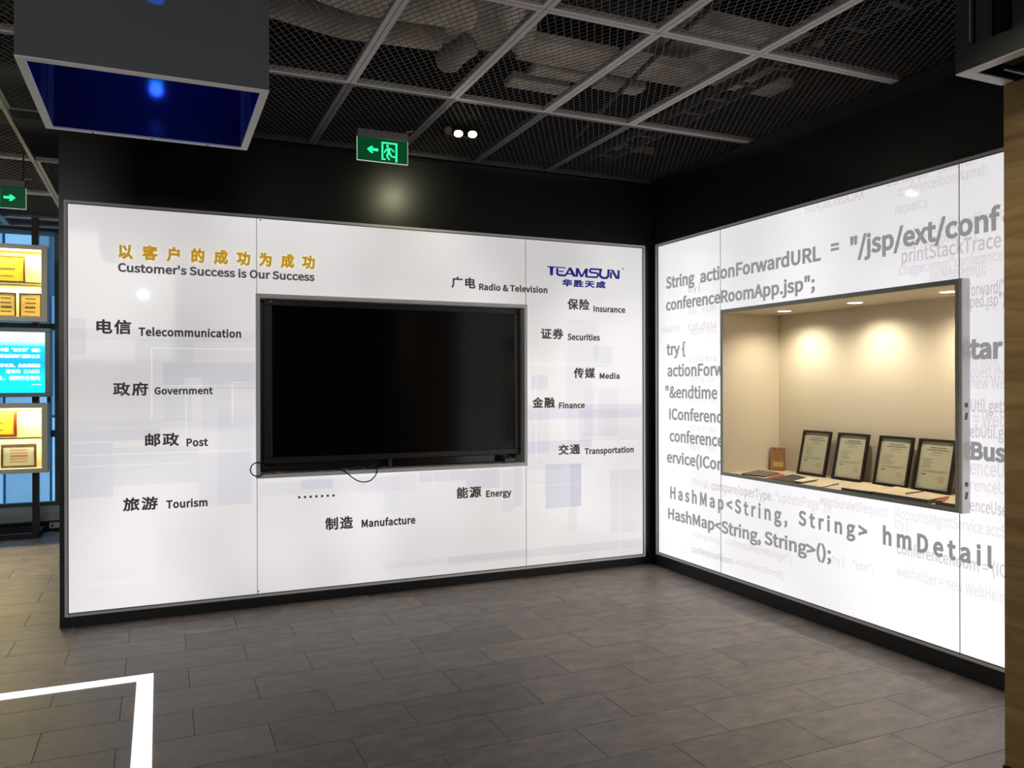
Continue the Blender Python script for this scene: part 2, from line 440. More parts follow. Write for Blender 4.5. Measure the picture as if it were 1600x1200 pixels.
# ceiling: slab, frames with expanded mesh
ce = struct(MB().box(XL - .2, .8, YB - .2, YW + .3, ZT, ZT + .2).build('ceiling', SLAB))
def panel_meshes(w, h):
    f = MB(); t = .0245
    f.box(0, w, 0, t, 0, .03).box(0, w, h - t, h, 0, .03).box(0, t, t, h - t, 0, .03).box(w - t, w, t, h - t, 0, .03)
    m = MB(); tx = math.tan(math.radians(30)); sp = .041; a0, a1, c0, c1 = t, w - t, t, h - t
    for sg in (1, -1):
        k0 = int(-(c1 * tx + w) / sp) - 1; k1 = int((c1 * tx + 2 * w) / sp) + 2
        for k in range(k0, k1):
            # line x = k*sp + sg*tx*y
            ys = []
            for yy in (c0, c1):
                xx_ = k * sp + sg * tx * yy
                if a0 <= xx_ <= a1: ys.append((xx_, yy))
            for xx_ in (a0, a1):
                yy = (xx_ - k * sp) / (sg * tx)
                if c0 < yy < c1: ys.append((xx_, yy))
            if len(ys) < 2: continue
            (x0, y0), (x1, y1) = min(ys, key=lambda q: q[1]), max(ys, key=lambda q: q[1])
            if y1 - y0 < .01: continue
            hw = .0014 if sg > 0 else .0007; z0 = .012 + (.0015 if sg > 0 else 0); z1 = z0 + .003
            m.add([(x0 - hw, y0, z0), (x0 + hw, y0, z0), (x1 + hw, y1, z0), (x1 - hw, y1, z0), (x0 - hw, y0, z1), (x0 + hw, y0, z1), (x1 + hw, y1, z1), (x1 - hw, y1, z1)],
                  [(0, 3, 2, 1), (4, 5, 6, 7), (0, 1, 5, 4), (1, 2, 6, 5), (2, 3, 7, 6), (3, 0, 4, 7)])
    return f, m
PW, PH, GAP = .592, 1.199, .004
XG = [-.44 - PW * i for i in range(1, 14)]
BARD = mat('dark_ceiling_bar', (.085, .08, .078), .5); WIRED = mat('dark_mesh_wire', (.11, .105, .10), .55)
YG = [-1.285 + PH * j for j in range(-5, 5)]
protos = {}
def hole(x0, x1, y0, y1):
    return any(x0 < bx1 and x1 > bx0 and y0 < by1 and y1 > by0 for bx0, bx1, by0, by1 in ((-4.21, -3.375, -2.505, -1.665),))
for xg in [0.15] + XG:
    for yg in YG:
        x0 = xg - PW; w = PW - GAP; y0, h = yg, PH - GAP
        if xg > 0: x0 = XG[0]; w = -.012 - x0
        if y0 > -.2 and x0 > -4.4 and y0 < .3: continue
        if yg > 0 and x0 + w > -4.3:
            if x0 + w > -3.9: continue
            w = -4.34 - x0
            if w < .1: continue
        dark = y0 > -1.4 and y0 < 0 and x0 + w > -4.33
        if y0 + h > 0 and y0 < 0 and x0 + w > -4.33: h = -y0 - .01
        if y0 + h > YW - .02: h = YW - .02 - y0
        if h < .1 or x0 < XL: continue
        pts = [px(p) for p in ((x0, y0, ZC), (x0 + w, y0, ZC), (x0, y0 + h, ZC), (x0 + w, y0 + h, ZC))]
        if not any(p[2] > .2 for p in pts): continue
        if not any(p[2] > .2 and -500 < p[0] < 2100 and p[1] > -500 for p in pts): continue
        if hole(x0, x0 + w, y0, y0 + h): w0, h0 = w, h
        key = (round(w, 3), round(h, 3), dark)
        if key not in protos:
            f, m = panel_meshes(w, h)
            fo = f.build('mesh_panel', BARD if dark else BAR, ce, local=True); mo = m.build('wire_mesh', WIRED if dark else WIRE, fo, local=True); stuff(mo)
            protos[key] = (fo, mo)
        else:
            pf, pm = protos[key]; fo = pf.copy(); COL.objects.link(fo); fo.parent = ce
            mo = pm.copy(); COL.objects.link(mo); mo.parent = fo
        fo.location = (x0, y0, ZC)
# edge angle along the walls
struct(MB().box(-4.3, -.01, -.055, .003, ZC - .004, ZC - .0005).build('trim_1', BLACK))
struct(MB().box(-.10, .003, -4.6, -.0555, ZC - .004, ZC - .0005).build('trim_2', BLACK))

# ------------------------------------------------------------------ services above the mesh
def duct(x0, x1, y0, y1, z0, z1, label, m=FOIL, rot=0, flange=True):
    cx, cy = (x0 + x1) / 2, (y0 + y1) / 2
    t = thing('air_duct', label, 'duct', (cx, cy, z0), rot=(0, 0, rot))
    x0 -= cx; x1 -= cx; y0 -= cy; y1 -= cy; h = z1 - z0
    MB().box(x0, x1, y0, y1, 0, h).build('duct_body', m, t, local=True, bevel=.006)
    if flange:
        long_x = (x1 - x0) > (y1 - y0); L = (x1 - x0) if long_x else (y1 - y0)
        for k in range(1, int(L / .9) + 1):
            q = (x0 if long_x else y0) + k * L / (int(L / .9) + 1)
            if long_x: MB().box(q - .02, q + .02, y0 - .02, y1 + .02, -.02, h + .01).build('flange', DARK, t, local=True)
            else: MB().box(x0 - .02, x1 + .02, q - .02, q + .02, -.02, h + .01).build('flange', DARK, t, local=True)
    return t
def dpx(u0, v0, u1, dep, z, h, label, m=FOIL, fl=False):
    p = at(u0, v0, 2, z); v1 = v0 + (594 - v0) / (3605 - u0) * (u1 - u0); q = at(u1, v1, 2, z)
    return duct(p.x, q.x, p.y, p.y + dep, z, z + h, label, m, 0, fl)
dpx(838, 62, 968, .30, 3.42, .05, 'light brown wrapped duct over the panel beside the first long bar')
dpx(838, 106, 925, .12, 3.40, .05, 'short narrow brown duct just below the wider one')
dpx(803, 122, 890, .16, 3.40, .05, 'small brown duct left of the narrow one above the mesh')
dpx(985, 92, 1108, .26, 3.40, .06, 'light brown wrapped duct in the middle of the mesh ceiling')
dpx(940, 128, 1010, .13, 3.38, .05, 'small brown duct behind the middle one')
dpx(1078, 34, 1290, .75, 3.55, .10, 'wide light brown duct at the top of the picture')
dpx(1150, 118, 1240, .22, 3.38, .05, 'brown duct end near the right wall')
dpx(720, 10, 820, .5, 3.60, .10, 'brown duct at the top edge left of the first cross')
dpx(960, 233, 1050, .30, 3.40, .06, 'brown duct box close to the dark room corner')
dpx(800, 226, 905, .16, 3.40, .05, 'pale narrow duct just behind the emergency lamps')
dpx(560, 180, 640, .30, 3.42, .10, 'duct box above the green exit sign with left arrow')
dpx(430, 205, 520, .25, 3.42, .10, 'duct box above the back wall beside the blue box')
duct(-.75, -.45, -3.4, -.3, 3.80, 3.90, 'long dark duct running along the right wall', DARK)
def pipe(pts, r, label, m=FOIL, name='flexible_pipe', cat='pipe', wr=0):
    P = [Vector(p) for p in pts]; Q = []
    for i in range(len(P) - 1):
        for k in range(12): Q.append(P[i].lerp(P[i + 1], k / 12))
    Q.append(P[-1])
    for _ in range(3): Q = [Q[0]] + [(Q[i - 1] + Q[i] * 2 + Q[i + 1]) / 4 for i in range(1, len(Q) - 1)] + [Q[-1]]
    o = MB().tube(Q, r, 14).build(name, m, smooth=True); return tag(o, label, cat)
pipe([(-3.36, -1.95, 3.40), (-2.9, -1.85, 3.36), (-2.30, -1.78, 3.42)], .10, 'fat crinkled flexible duct beside the blue hanging box')
pipe([(-3.36, -1.55, 3.40), (-2.9, -1.50, 3.36), (-2.35, -1.42, 3.42)], .08, 'thinner flexible duct next to the fat one')
pipe([(-2.2, -2.05, 3.42), (-2.1, -1.85, 3.38), (-1.98, -1.75, 3.46), (-1.9, -1.55, 3.40)], .075, 'crumpled flexible duct curving over the second panel row')
pipe([(-2.12, -1.30, 3.46), (-2.2, -1.12, 3.42), (-2.10, -.95, 3.5)], .07, 'short flexible duct bend above the emergency lamps')
pipe([(-1.55, -3.6, 3.26), (-1.30, -1.9, 3.26), (-1.0, -.5, 3.28)], .014, 'thin conduit running slantwise to the room corner', DARK, 'thin_pipe')
for k, y in enumerate((-3.4, -2.35, -1.45, -.85, .9, 2.2)):
    struct(MB().box(XL, .0 if y < 0 else -4.3, y - .07, y + .07, 3.72, ZT).build('trim_beam', DARK))
tray = thing('cable_tray', 'dark ladder cable tray above the mesh near the right wall', 'cable tray', (-.7, -2, 3.19))
MB().box(-.78, -.765, -3.4, -.3, 3.19, 3.24).build('rail', DARK, tray)
MB().box(-.62, -.605, -3.4, -.3, 3.19, 3.24).build('rail', DARK, tray)
for k in range(12): MB().box(-.765, -.62, -3.3 + k * .26, -3.27 + k * .26, 3.20, 3.21).build('rung', DARK, tray)

# ================================================================== LONG LIGHT BOX WALL (back)
LBA = lightbox_mat('backlit_acrylic_long', (1, .972, .972, 1), (.42, .42, .42, 1), .56, .80, 0, (3.1, 0, 1.7))
LBB = lightbox_mat('backlit_acrylic_right', (.985, .965, 1, 1), (.42, .42, .42, 1), .80, .97, 1, (0, 4.2, .4))
SEAM1, SEAM2 = -3.160, -1.165
lb = thing('light_box', 'long backlit white panel wall around the television, lettered with industries', 'light box', (-2.19, 0, ZA0))
def panelA(x0, x1, z0, z1): return MB().box(x0 + .0012, x1 - .0012, 0, .006, z0 + .001, z1 - .001).build('panel', LBA, lb)
ia = .018
panelA(XA0 + ia, SEAM1, ZA0 + ia, ZA1 - ia)
panelA(SEAM1, SEAM2, 2.108, ZA1 - ia)
panelA(SEAM1, SEAM2, ZA0 + ia, .866)
panelA(SEAM2, XA1 - ia, ZA0 + ia, ZA1 - ia)
MB().box(XA0 + .001, XA1 - .001, .0065, .015, ZA0 + .001, .865).box(XA0 + .001, XA1 - .001, .0065, .015, 2.108, ZA1 - .001).box(XA0 + .001, SEAM1 - .003, .0065, .015, .865, 2.108).box(SEAM2 + .003, XA1 - .001, .0065, .015, .865, 2.108).build('backing', DARK, lb)
fr = MB()
fr.frame(1, -.012, .03, XA0, XA1, ZA0, ZA1, .017).build('frame', ALU, lb)
MB().frame(1, -.0125, -.004, XA0 + .0175, XA1 - .0175, ZA0 + .0175, ZA1 - .0175, .0045).build('gasket', mat('dark_gasket', (.05, .05, .05), .5), lb)
# opening frame round the television: silver outside, greenish inner lip
tvx0, tvx1, tvz0, tvz1 = -3.169, -1.163, .865, 2.108
MB().frame(1, -.03, .15, tvx0, tvx1, tvz0, tvz1, .027).build('opening_frame', ALU, lb, bevel=.003)
MB().box(tvx0 + .03, tvx1 - .03, .148, .158, tvz0 + .03, tvz1 - .03).build('recess_back', BLACK, lb)
for (u, v) in ((112, 318), (407, 344), (404, 924)):
    x_, z_ = wa(u, v); MB().cyl((x_, -.0002, z_), .006, (0, -.002, 0), 10).build('screw', ALU, lb)

T = lambda *a, **k: lettering(a[0], wa, *a[1:], parent=lb, **k)
lettering('以客户的成功为成功', wa, 184.9, 491, 198, 382, 406.6, GOLD, lb, cap=False, space=1.46, bold=.030, thick=.008, standoff=.018)
lettering("Customer's Success is Our Success", wa, 184.3, 491, 192, 412.2, 424.6, mat('dark_letter', (.10, .10, .10), .5, emit=(1, 1, 1), es=.05), lb, space=1.0, bold=.024, thick=.005, standoff=.010)
for cn, cL, cR, cu, ct, cb, en, eL, eR, eu, et, eb in (
    ('电信', 150.5, 205, 160, 498.6, 521.7, 'Telecommunication', 216.5, 376.8, 220, 512.3, 524.3),
    ('政府', 176.6, 231.6, 188, 597, 619, 'Government', 241.3, 332.6, 246, 605.6, 615.9),
    ('邮政', 226.7, 280.3, 235, 677, 698.2, 'Post', 291.3, 325.1, 294, 685.8, 697.1),
    ('旅游', 191.8, 246.8, 205, 777.4, 798.8, 'Tourism', 259.7, 324.3, 264, 782.3, 793.9),
    ('制造', 508, 552, 518, 808.2, 828.4, 'Manufacture', 565, 649, 568, 812.5, 823.6),
    ('广电', 705.3, 743, 712, 432.1, 450.4, 'Radio & Television', 748.5, 855.2, 752, 443.6, 452.8),
    ('保险', 886.6, 921, 897, 466.5, 484, 'Insurance', 927.3, 976.8, 929, 478.2, 486.7),
    ('证券', 845.3, 880.5, 855, 512.7, 530, 'Securities', 886.6, 937.2, 890, 522, 530.9),
    ('传媒', 896.2, 930, 905, 574.3, 591.4, 'Media', 936.9, 968, 940, 583.3, 591.6),
    ('金融', 831.6, 866.8, 840, 620.5, 637.8, 'Finance', 873.4, 913.5, 876, 629.3, 637.8),
    ('交通', 872.3, 906.6, 881, 694.3, 710.8, 'Transportation', 913.5, 990, 916, 700.8, 709.5),
    ('能源', 713.3, 752, 722, 760.9, 779, 'Energy', 759.5, 799, 762, 766.9, 776.3)):
    lettering(cn, wa, cL, cR, cu, ct, cb, INK_A, lb, cap=False, bold=.019, space=1.06)
    lettering(en, wa, eL, eR, eu, et, eb, INK_A, lb, bold=.026, space=1.02)
dots = MB()
for k in range(7):
    x_, z_ = wa(467.6 + k * (521 - 467.6) / 6, 777.1 - k * .5)
    dots.cyl((x_, -.0004, z_), .0088, (0, -.0014, 0), 14)
dots.build('lettering', INK_A, lb)

# company logo, from strokes
def stroke(mb, pts, w, fn, sc=10, ox=840, oy=400):
    P = [Vector((p[0], p[1])) for p in pts]
    for i in range(len(P) - 1):
        d = (P[i + 1] - P[i]).normalized(); n = Vector((-d.y, d.x)) * w * .62; e = d * (w * .18 if len(P) > 2 else 0)
        q = [P[i] - n - e, P[i + 1] - n + e, P[i + 1] + n + e, P[i] + n - e]
        poly(mb, q, fn, sc, ox, oy)
def poly(mb, q, fn=wa, sc=10, ox=840, oy=400, d=.0014):
    out = []
    for p in q:
        s, z = fn(ox + p[0] / sc, oy + p[1] / sc); out.append((s, -.0006, z) if fn is wa else (-.0006, s, z))
    mb.prism(out, (0, -d, 0) if fn is wa else (-d, 0, 0))
lg = MB()
poly(lg, [(148, 157), (440, 177), (438, 193), (150, 174)])
poly(lg, [(186, 165), (246, 169), (236, 304), (194, 301)])
stroke(lg, [(306, 195), (304, 270), (318, 290), (345, 300), (425, 305)], 27, wa)
stroke(lg, [(330, 238), (404, 243)], 15, wa)
poly(lg, [(412, 312), (492, 181), (520, 183), (448, 314)])
poly(lg, [(480, 181), (526, 184), (604, 326), (550, 323)])
stroke(lg, [(455, 276), (545, 282)], 18, wa)
poly(lg, [(598, 190), (636, 192), (628, 326), (590, 324)])
poly(lg, [(600, 190), (640, 192), (702, 330), (668, 330)])
poly(lg, [(668, 330), (745, 196), (782, 198), (700, 330)])
poly(lg, [(742, 196), (784, 199), (778, 335), (740, 333)])
stroke(lg, [(1000, 214), (835, 203), (812, 222), (822, 252), (850, 260), (915, 265), (945, 285), (940, 318), (915, 333), (775, 326)], 23, wa)
stroke(lg, [(985, 212), (972, 285), (985, 325), (1025, 345), (1075, 343), (1102, 318), (1108, 216)], 29, wa)
poly(lg, [(1098, 213), (1180, 219), (1180, 233), (1098, 229)])
poly(lg, [(1130, 250), (1162, 262), (1160, 352), (1128, 350)])
poly(lg, [(1140, 216), (1186, 219), (1262, 358), (1218, 357)])
poly(lg, [(1246, 222), (1282, 224), (1278, 361), (1242, 359)])
lg.build('logo', INK_NAVY, lb)
lettering('华胜天成', wa, 878, 946, 883, 436, 448, INK_NAVY, lb, cap=False, bold=.034, space=1.12, name='logo')
x_, z_ = wa(973, 420); rg = MB().ring((x_, -.0006, z_), .0055, .0072, (0, -1, 0), .001, 16); rg.build('logo', INK_NAVY, lb)
lettering('R', wa, 971.9, 974.1, 972.5, 419, 421.4, INK_NAVY, lb, cap=False, bold=.01, name='logo')

# printed pattern on the acrylic: thin translucent films
FT = {k: film_mat('film_' + k, c) for k, c in dict(lilac=(.90, .90, .955, 1), pale=(.95, .95, .98, 1), grey=(.92, .925, .935, 1), deep=(.85, .86, .92, 1), pink=(.955, .93, .945, 1)).items()}
FL = film_mat('film_line', (1, 1, 1, 1), .10)
layers = {}
def film(k, u0, v0, u1, v1):
    n = len(layers.setdefault('n', [])); layers['n'].append(1)
    xa, za = wa(u0, (v0)); xb, _ = wa(u1, v0); _, zb_ = wa(u0, v1)
    xa = max(xa, XA0 + .03); xb = min(xb, XA1 - .03)
    d = -.0001 - n * .000008
    layers.setdefault(k, MB()).add([(xa, d, zb_), (xb, d, zb_), (xb, d, za), (xa, d, za)], [(0, 1, 2, 3)])
for a in (('lilac', 255, 567, 288, 602), ('pale', 211, 530, 302, 567), ('lilac', 315, 590, 398, 608), ('grey', 102, 497, 134, 554),
          ('pale', 101, 657, 398, 674), ('lilac', 101, 674, 250, 691), ('lilac', 101, 694, 177, 780), ('pale', 310, 710, 391, 792), ('pale', 315, 609, 362, 674),
          ('pale', 255, 602, 300, 657), ('grey', 177, 700, 310, 760), ('pale', 340, 640, 395, 790), ('pale', 101, 512, 398, 530), ('lilac', 288, 567, 398, 590),
          ('lilac', 830, 586, 856, 609), ('lilac', 824, 633, 1005, 656), ('pale', 913, 608, 966, 682), ('pale', 885, 560, 925, 700), ('lilac', 824, 690, 924, 707), ('pale', 824, 707, 924, 735),
          ('deep', 852, 726, 908, 795), ('lilac', 891, 726, 908, 792), ('pink', 887, 793, 902, 831), ('pink', 953, 735, 1005, 834), ('pale', 824, 640, 858, 710), ('grey', 928, 540, 957, 573),
          ('pale', 888, 500, 935, 560), ('pink', 905, 640, 1005, 690), ('lilac', 729, 736, 781, 765), ('lilac', 803, 731, 816, 792), ('lilac', 655, 738, 729, 754), ('pale', 600, 745, 625, 800),
          ('pale', 405, 755, 600, 775), ('lilac', 470, 750, 520, 765), ('pale', 560, 745, 650, 770), ('pink', 785, 735, 803, 800), ('grey', 700, 870, 1004, 884), ('pale', 600, 880, 820, 890)):
    film(*a)
for a in ((236, 543, 398, 544.6), (236, 543, 238, 655), (362, 597, 398, 598.5), (362, 597, 363.6, 660), (102, 712, 398, 713.2), (102, 730, 300, 731), (255, 602, 398, 603.4),
          (931, 612, 932.2, 690), (837, 586, 838.2, 720), (824, 759.5, 908, 760.5), (676, 738, 677.3, 765), (700, 738, 701, 752), (968, 735, 969, 860), (824, 568, 960, 569), (290, 610, 291.2, 700)):
    film('line', *a)
for k, mb in layers.items():
    if k == 'n': continue
    stuff(mb.build('printed_pattern', FL if k == 'line' else FT[k], lb))

# television
tv = thing('television', 'large black flat television set into the long light box', 'television', (-2.13, .05, .95))
t0x, t1x, t0z, t1z = -3.108, -1.190, .955, 2.080
MB().box(t0x, t1x, .055, .10, t0z, t1z).build('tv_body', TVB, tv, bevel=.004)
MB().frame(1, .040, .056, t0x, t1x, t0z, t1z, .052, .042).build('bezel', TVB, tv, bevel=.003)
MB().box(t0x + .05, t1x - .05, .049, .0545, t0z + .04, t1z - .04).build('screen', SCREEN, tv)
MB().box(-3.025, -3.018, .052, .05, 1.2, 1.22).build('bezel_clip', ALU, tv)
for (u, v) in ((423, 471),):
    x_, z_ = wa(u, v, .04); MB().cyl((x_, .0398, z_), .005, (0, -.002, 0), 10).build('bezel_screw', ALU, tv)
MB().box(-2.24, -2.215, .05, .07, .894, .954).build('mount_bracket', mat('grey_bracket', (.08, .08, .08), .4, .5), tv)
MB().box(-2.235, -1.40, .07, .10, .894, .950).build('sound_bar', mat('gloss_black', (.006, .006, .007), .12), tv)
x_, z_ = wa(703.5, 722, .068)
MB().cyl((x_, .0695, z_), .004, (0, -.002, 0), 10).build('indicator', mat('indicator_grey', (.4, .4, .4), .4), tv)
ad = thing('adapter', 'small greyish plastic adapter tucked under the right end of the television', 'adapter', (-1.26, .03, .893))
MB().box(-1.335, -1.245, .015, .055, .893, .925).build('adapter_body', mat('dull_green_plastic', (.16, .17, .12), .4), ad, bevel=.004)
MB().cyl((-1.29, .034, .925), .024, (0, 0, .016), 14, .012).build('plug', mat('smoky_plastic', (.10, .09, .08), .25), ad)
ad = thing('connector_block', 'dark cable connectors lying under the middle of the television', 'connector', (-2.4, .03, .893))
MB().box(-2.53, -2.44, .02, .05, .893, .915).build('connector_body', mat('dark_plastic', (.03, .03, .032), .35), ad, bevel=.003)
MB().box(-2.40, -2.35, .0, .04, .893, .92).box(-2.33, -2.31, .01, .04, .893, .907).build('plug', mat('dark_plastic', (.03, .03, .032), .35), ad, bevel=.003)
def spline(pts, n=14):
    P = [Vector(p) for p in pts]; P = [P[0] * 2 - P[1]] + P + [P[-1] * 2 - P[-2]]; Q = []
    for i in range(1, len(P) - 2):
        a, b_, c, d = P[i - 1:i + 3]
        for k in range(n):
            t = k / n
            Q.append(.5 * ((2 * b_) + (c - a) * t + (2 * a - 5 * b_ + 4 * c - d) * t * t + (3 * b_ - a - 3 * c + d) * t ** 3))
    return Q + [P[-2]]
c1 = thing('cable', 'black cable looped over the lower left corner of the television opening', 'cable', (-3.15, -.03, .9))
cc = wa(402.5, 733.5, -.036); rr = .046
loop = [(-3.02, .02, .905), (-3.09, -.005, .925), (cc[0] + rr * .9, -.034, cc[1] + .008)]
for k in range(1, 12):
    a = math.radians(25 + k * 28); loop.append((cc[0] + rr * math.cos(a), -.036 - .0004 * k, cc[1] + rr * math.sin(a)))
loop += [(-3.09, -.012, .912), (-3.0, .02, .908), (-2.8, .03, .903), (-2.62, .03, .901)]
MB().tube(spline(loop, 6), .0042, 8).build('wire', CABLE, c1, smooth=True)
x_, z_ = wa(435.5, 738, 0.0)
MB().box(x_ - .016, x_ + .016, -.004, .006, .893, .904).build('yellow_plug', mat('yellow_plug', (.5, .32, .04), .4), c1, bevel=.002)
MB().tube(spline([(-3.12, .02, .935), (-3.06, .015, .93), (-3.02, .02, .915), (-2.9, .03, .905), (-2.75, .03, .903)], 8), .007, 8).build('wire', CABLE, c1, smooth=True)
c2 = thing('cable', 'thin black cable sagging below the middle of the television opening', 'cable', (-2.44, -.03, .88))
P = [wa(u, v, -.036) for u, v in ((540, 737.5), (549, 745), (560, 751.5), (570, 753), (580, 750), (587, 742), (589, 735.5))]
MB().tube(spline([(-2.70, .03, .905), (-2.62, .0, .905)] + [(x_, -.036, z_) for x_, z_ in P] + [(-2.352, -.01, .905), (-2.36, .02, .905)], 6), .0042, 8).build('wire', CABLE, c2, smooth=True)

# ================================================================== RIGHT LIGHT BOX WALL
CY0, CY1, CZ0, CZ1 = -.948, -2.846, .838, 2.027         # display case outline
rb = thing('light_box', 'backlit white panel wall on the right printed with grey program code', 'light box', (0, -1.8, ZB0))
S1, S2 = -.880, -2.790
def panelB(y0, y1, z0, z1): return MB().box(0, .006, y0 + .0012, y1 - .0012, z0 + .001, z1 - .001).build('panel', LBB, rb)
e_ = .0012
MB().box(0, .006, S1 + e_, YB0 - ia, ZB0 + ia, ZB1 - ia).box(0, .006, CY0 + e_, S1 + e_, CZ0, CZ1).build('panel', LBB, rb)
panelB(S2, S1, CZ1, ZB1 - ia)
panelB(S2, S1, ZB0 + ia, CZ0)
MB().box(0, .006, YB1, CY1 - e_, ZB0 + ia, ZB1 - ia).box(0, .006, CY1 - e_, S2 - e_, CZ1, ZB1 - ia).box(0, .006, CY1 - e_, S2 - e_, ZB0 + ia, CZ0).build('panel', LBB, rb)
SEAM = mat('seam_grey', (.16, .16, .16), .5)
for ys in (S1, S2):
    MB().box(-.0007, .001, ys - .0022, ys + .0022, CZ1, ZB1 - ia).box(-.0007, .001, ys - .0022, ys + .0022, ZB0 + ia, CZ0).build('seam', SEAM, rb)
for xs in (SEAM1, SEAM2):
    MB().box(xs - .0017, xs + .0017, -.0007, .001, tvz1, ZA1 - ia).box(xs - .0017, xs + .0017, -.0007, .001, ZA0 + ia, tvz0).build('seam', SEAM, lb)
fb = MB()
for (a, b_, c, d) in ((YB1, YB0, ZB1 - .017, ZB1), (YB1, YB0, ZB0, ZB0 + .017), (YB0 - .028, YB0, ZB0 + .017, ZB1 - .017)):
    fb.box(-.012, .03, a, b_, c, d)
fb.build('frame', ALU, rb)
gk = MB(); gk.box(-.0125, -.004, YB1, YB0 - .028, ZB1 - .0215, ZB1 - .0175).box(-.0125, -.004, YB1, YB0 - .028, ZB0 + .0175, ZB0 + .0215).box(-.0125, -.004, YB0 - .0325, YB0 - .0285, ZB0 + .02, ZB1 - .02)
gk.build('gasket', MATS['dark_gasket'], rb)
INKS = [film_mat('faint_print_%d' % i, c) for i, c in enumerate(((.86, .84, .855, 1), (.72, .70, .715, 1)))]
def B(body, uL, uR, u0, vt, vb, **k): return lettering(body, wb, uL, uR, u0, vt, vb, INK_B, rb, **k)
B('String', 1040.7, 1085.2, 1044, 433.5, 450.4, bold=.024)
B('actionForwardURL', 1094, 1282.8, 1278, 385.2, 407, bold=.024, space=1.0)
B('=', 1298.4, 1311, 1304, 375, 397, bold=.024)
B('"/jsp/ext/conf', 1328.6, 1564, 1555, 325.5, 358.5, bold=.026, space=1.0)
B('e', 1567.5, 1590, 1570, 322, 354.5, bold=.026)
B('conferenceRoomApp.jsp";', 1040.7, 1273.6, 1129, 454.6, 472.4, bold=.024)
B('try {', 1041.6, 1071, 1044, 537.5, 554.4, bold=.022)
B('actionForw', 1043, 1088.6, 1091.5, 568.8, 587, fit='action', clip=CY0 + .001, bold=.022)
B('"&endtime', 1039.7, 1121, 1062, 604.2, 621.6, bold=.022, clip=CY0 + .001)
B('IConferenc', 1045.8, 1118.5, 1048, 638.7, 655, fit='IConferen', clip=CY0 + .001, bold=.022)
B('conferencen', 1046.4, 1121.2, 1049, 672.5, 689.2, fit='conferenc', clip=CY0 + .001, bold=.022)
B('ervice(IConf', 1042.2, 1119.6, 1046, 706, 722.2, fit='ervice(ICo', clip=CY0 + .001, bold=.022)
B('HashMap<String,', 1047.4, 1230.4, 1049.5, 760.7, 778.4, space=1.16, bold=.024)
B('String>', 1247.7, 1355.4, 1254, 799.4, 820.6, space=1.16, bold=.024)
B('hmDetail', 1379.8, 1551.3, 1382, 824.2, 849.8, space=1.16, bold=.026)
B('HashMap<String, String>();', 1044.1, 1298.9, 1046, 794.2, 810.2, bold=.022)
B('star', 1498.3, 1567.5, 1506, 531.5, 560, bold=.034, wrap=CY1)
B('tBus', 1503.3, 1572, 1520, 691.7, 716.7, bold=.034, wrap=CY1)
def FN(i, body, uL, uR, u0, vb, capz, **k):
    zb = wb(u0, vb)[1]
    # cap line from a cap height in metres
    vt = vb - capz * F_PX / px((0, wb(u0, vb)[0], zb))[2]
    return lettering(body, wb, uL, uR, u0, vt, vb, INKS[i], rb, bold=.012, thick=.0, standoff=.0004, name='faint_lettering', **k)
FN(1, 'try {', 1075, 1094.5, 1077, 456.5, .050, depth=-.0002)
FN(0, 'try {    logger', 1075, 1120, 1077, 489, .045)
FN(0, 'doc(ti     Ext.data', 1034, 1120, 1036, 520, .05)
FN(0, 'return null;', 1079, 1119.5, 1082, 522.8, .05)
FN(0, 'public Ame', 1077, 1120, 1080, 566, .05)
FN(0, 'String.user', 1078, 1120, 1080, 596, .04)
FN(0, 'String.user.type', 1078, 1120, 1080, 630, .04)
FN(0, 'String id = Web', 1079, 1120, 1081, 673, .045)
FN(0, 'try {      hmi', 1079, 1120, 1081, 702, .045)
FN(0, 'KString()', 1081, 1108, 1083, 757, .045)
FN(1, 'compare(operType', 1111.6, 1205, 1114, 765.3, .062)
FN(0, ', "updatePage")){', 1206, 1298.5, 1208, 782.5, .062)
FN(1, 'conferenceRoom', 1081, 1145, 1083, 862.7, .048)
FN(0, '.iAnConferenceRoomId);', 1147, 1224.7, 1149, 881, .045)
FN(0, 'conferenceRoomManager");', 1134.6, 1238, 1137, 851, .050)
FN(0, 'String msg', 1081, 1125, 1083, 838, .04)
FN(0, 'HttpServletRequest', 1282, 1388, 1284, 789, .055)
FN(0, 'List listApp = conferen', 1387.5, 1523, 1390, 291.5, .060)
FN(0, 'conferenceRoomName);', 1403, 1542, 1405, 307, .055)
FN(0, 'ExtAjax.extAJAX', 1258, 1351, 1260, 333.2, .055)
FN(0, 'request.s', 1399.3, 1449.2, 1402, 334.3, .055)
FN(0, 'List list = util.exec', 1460, 1569, 1462, 362, .055)
FN(0, 'catch (Exception e) {', 1404, 1526.4, 1406, 391, .055)
FN(1, 'printStackTrace', 1408.8, 1564.4, 1412, 410.5, .072)
FN(0, 's.logger.error("conference', 1403, 1566, 1405, 430, .052, clip=None)
FN(0, 'getMessage());', 1452, 1540.7, 1505, 431.4, .055)
FN(1, 'forward("', 1513, 1570, 1516, 462.5, .060)
FN(1, 'ped.jsp")', 1516, 1570, 1518, 480.6, .058)
FN(0, 'm form,', 1516, 1562, 1520, 573.5, .06)
FN(0, 'quest req', 1516, 1573, 1520, 590.5, .06)
FN(0, 'new Web', 1517, 1580, 1520, 607, .06)
FN(1, 'Util.getSt', 1517, 1582, 1520, 643, .06)
FN(0, '= Web', 1520, 1572, 1524, 665, .07)
FN(1, 'ebUtil.get', 1516, 1582, 1520, 682.8, .06)
FN(0, 'enceUs', 1516, 1580, 1520, 741, .07)
FN(0, 'renceUs', 1516, 1580, 1520, 766, .055)
FN(1, 'enceUser', 1516, 1580, 1520, 798.5, .06)
FN(0, 'IAccountsMgmtService accS', 1397.5, 1572, 1400, 809.5, .058)
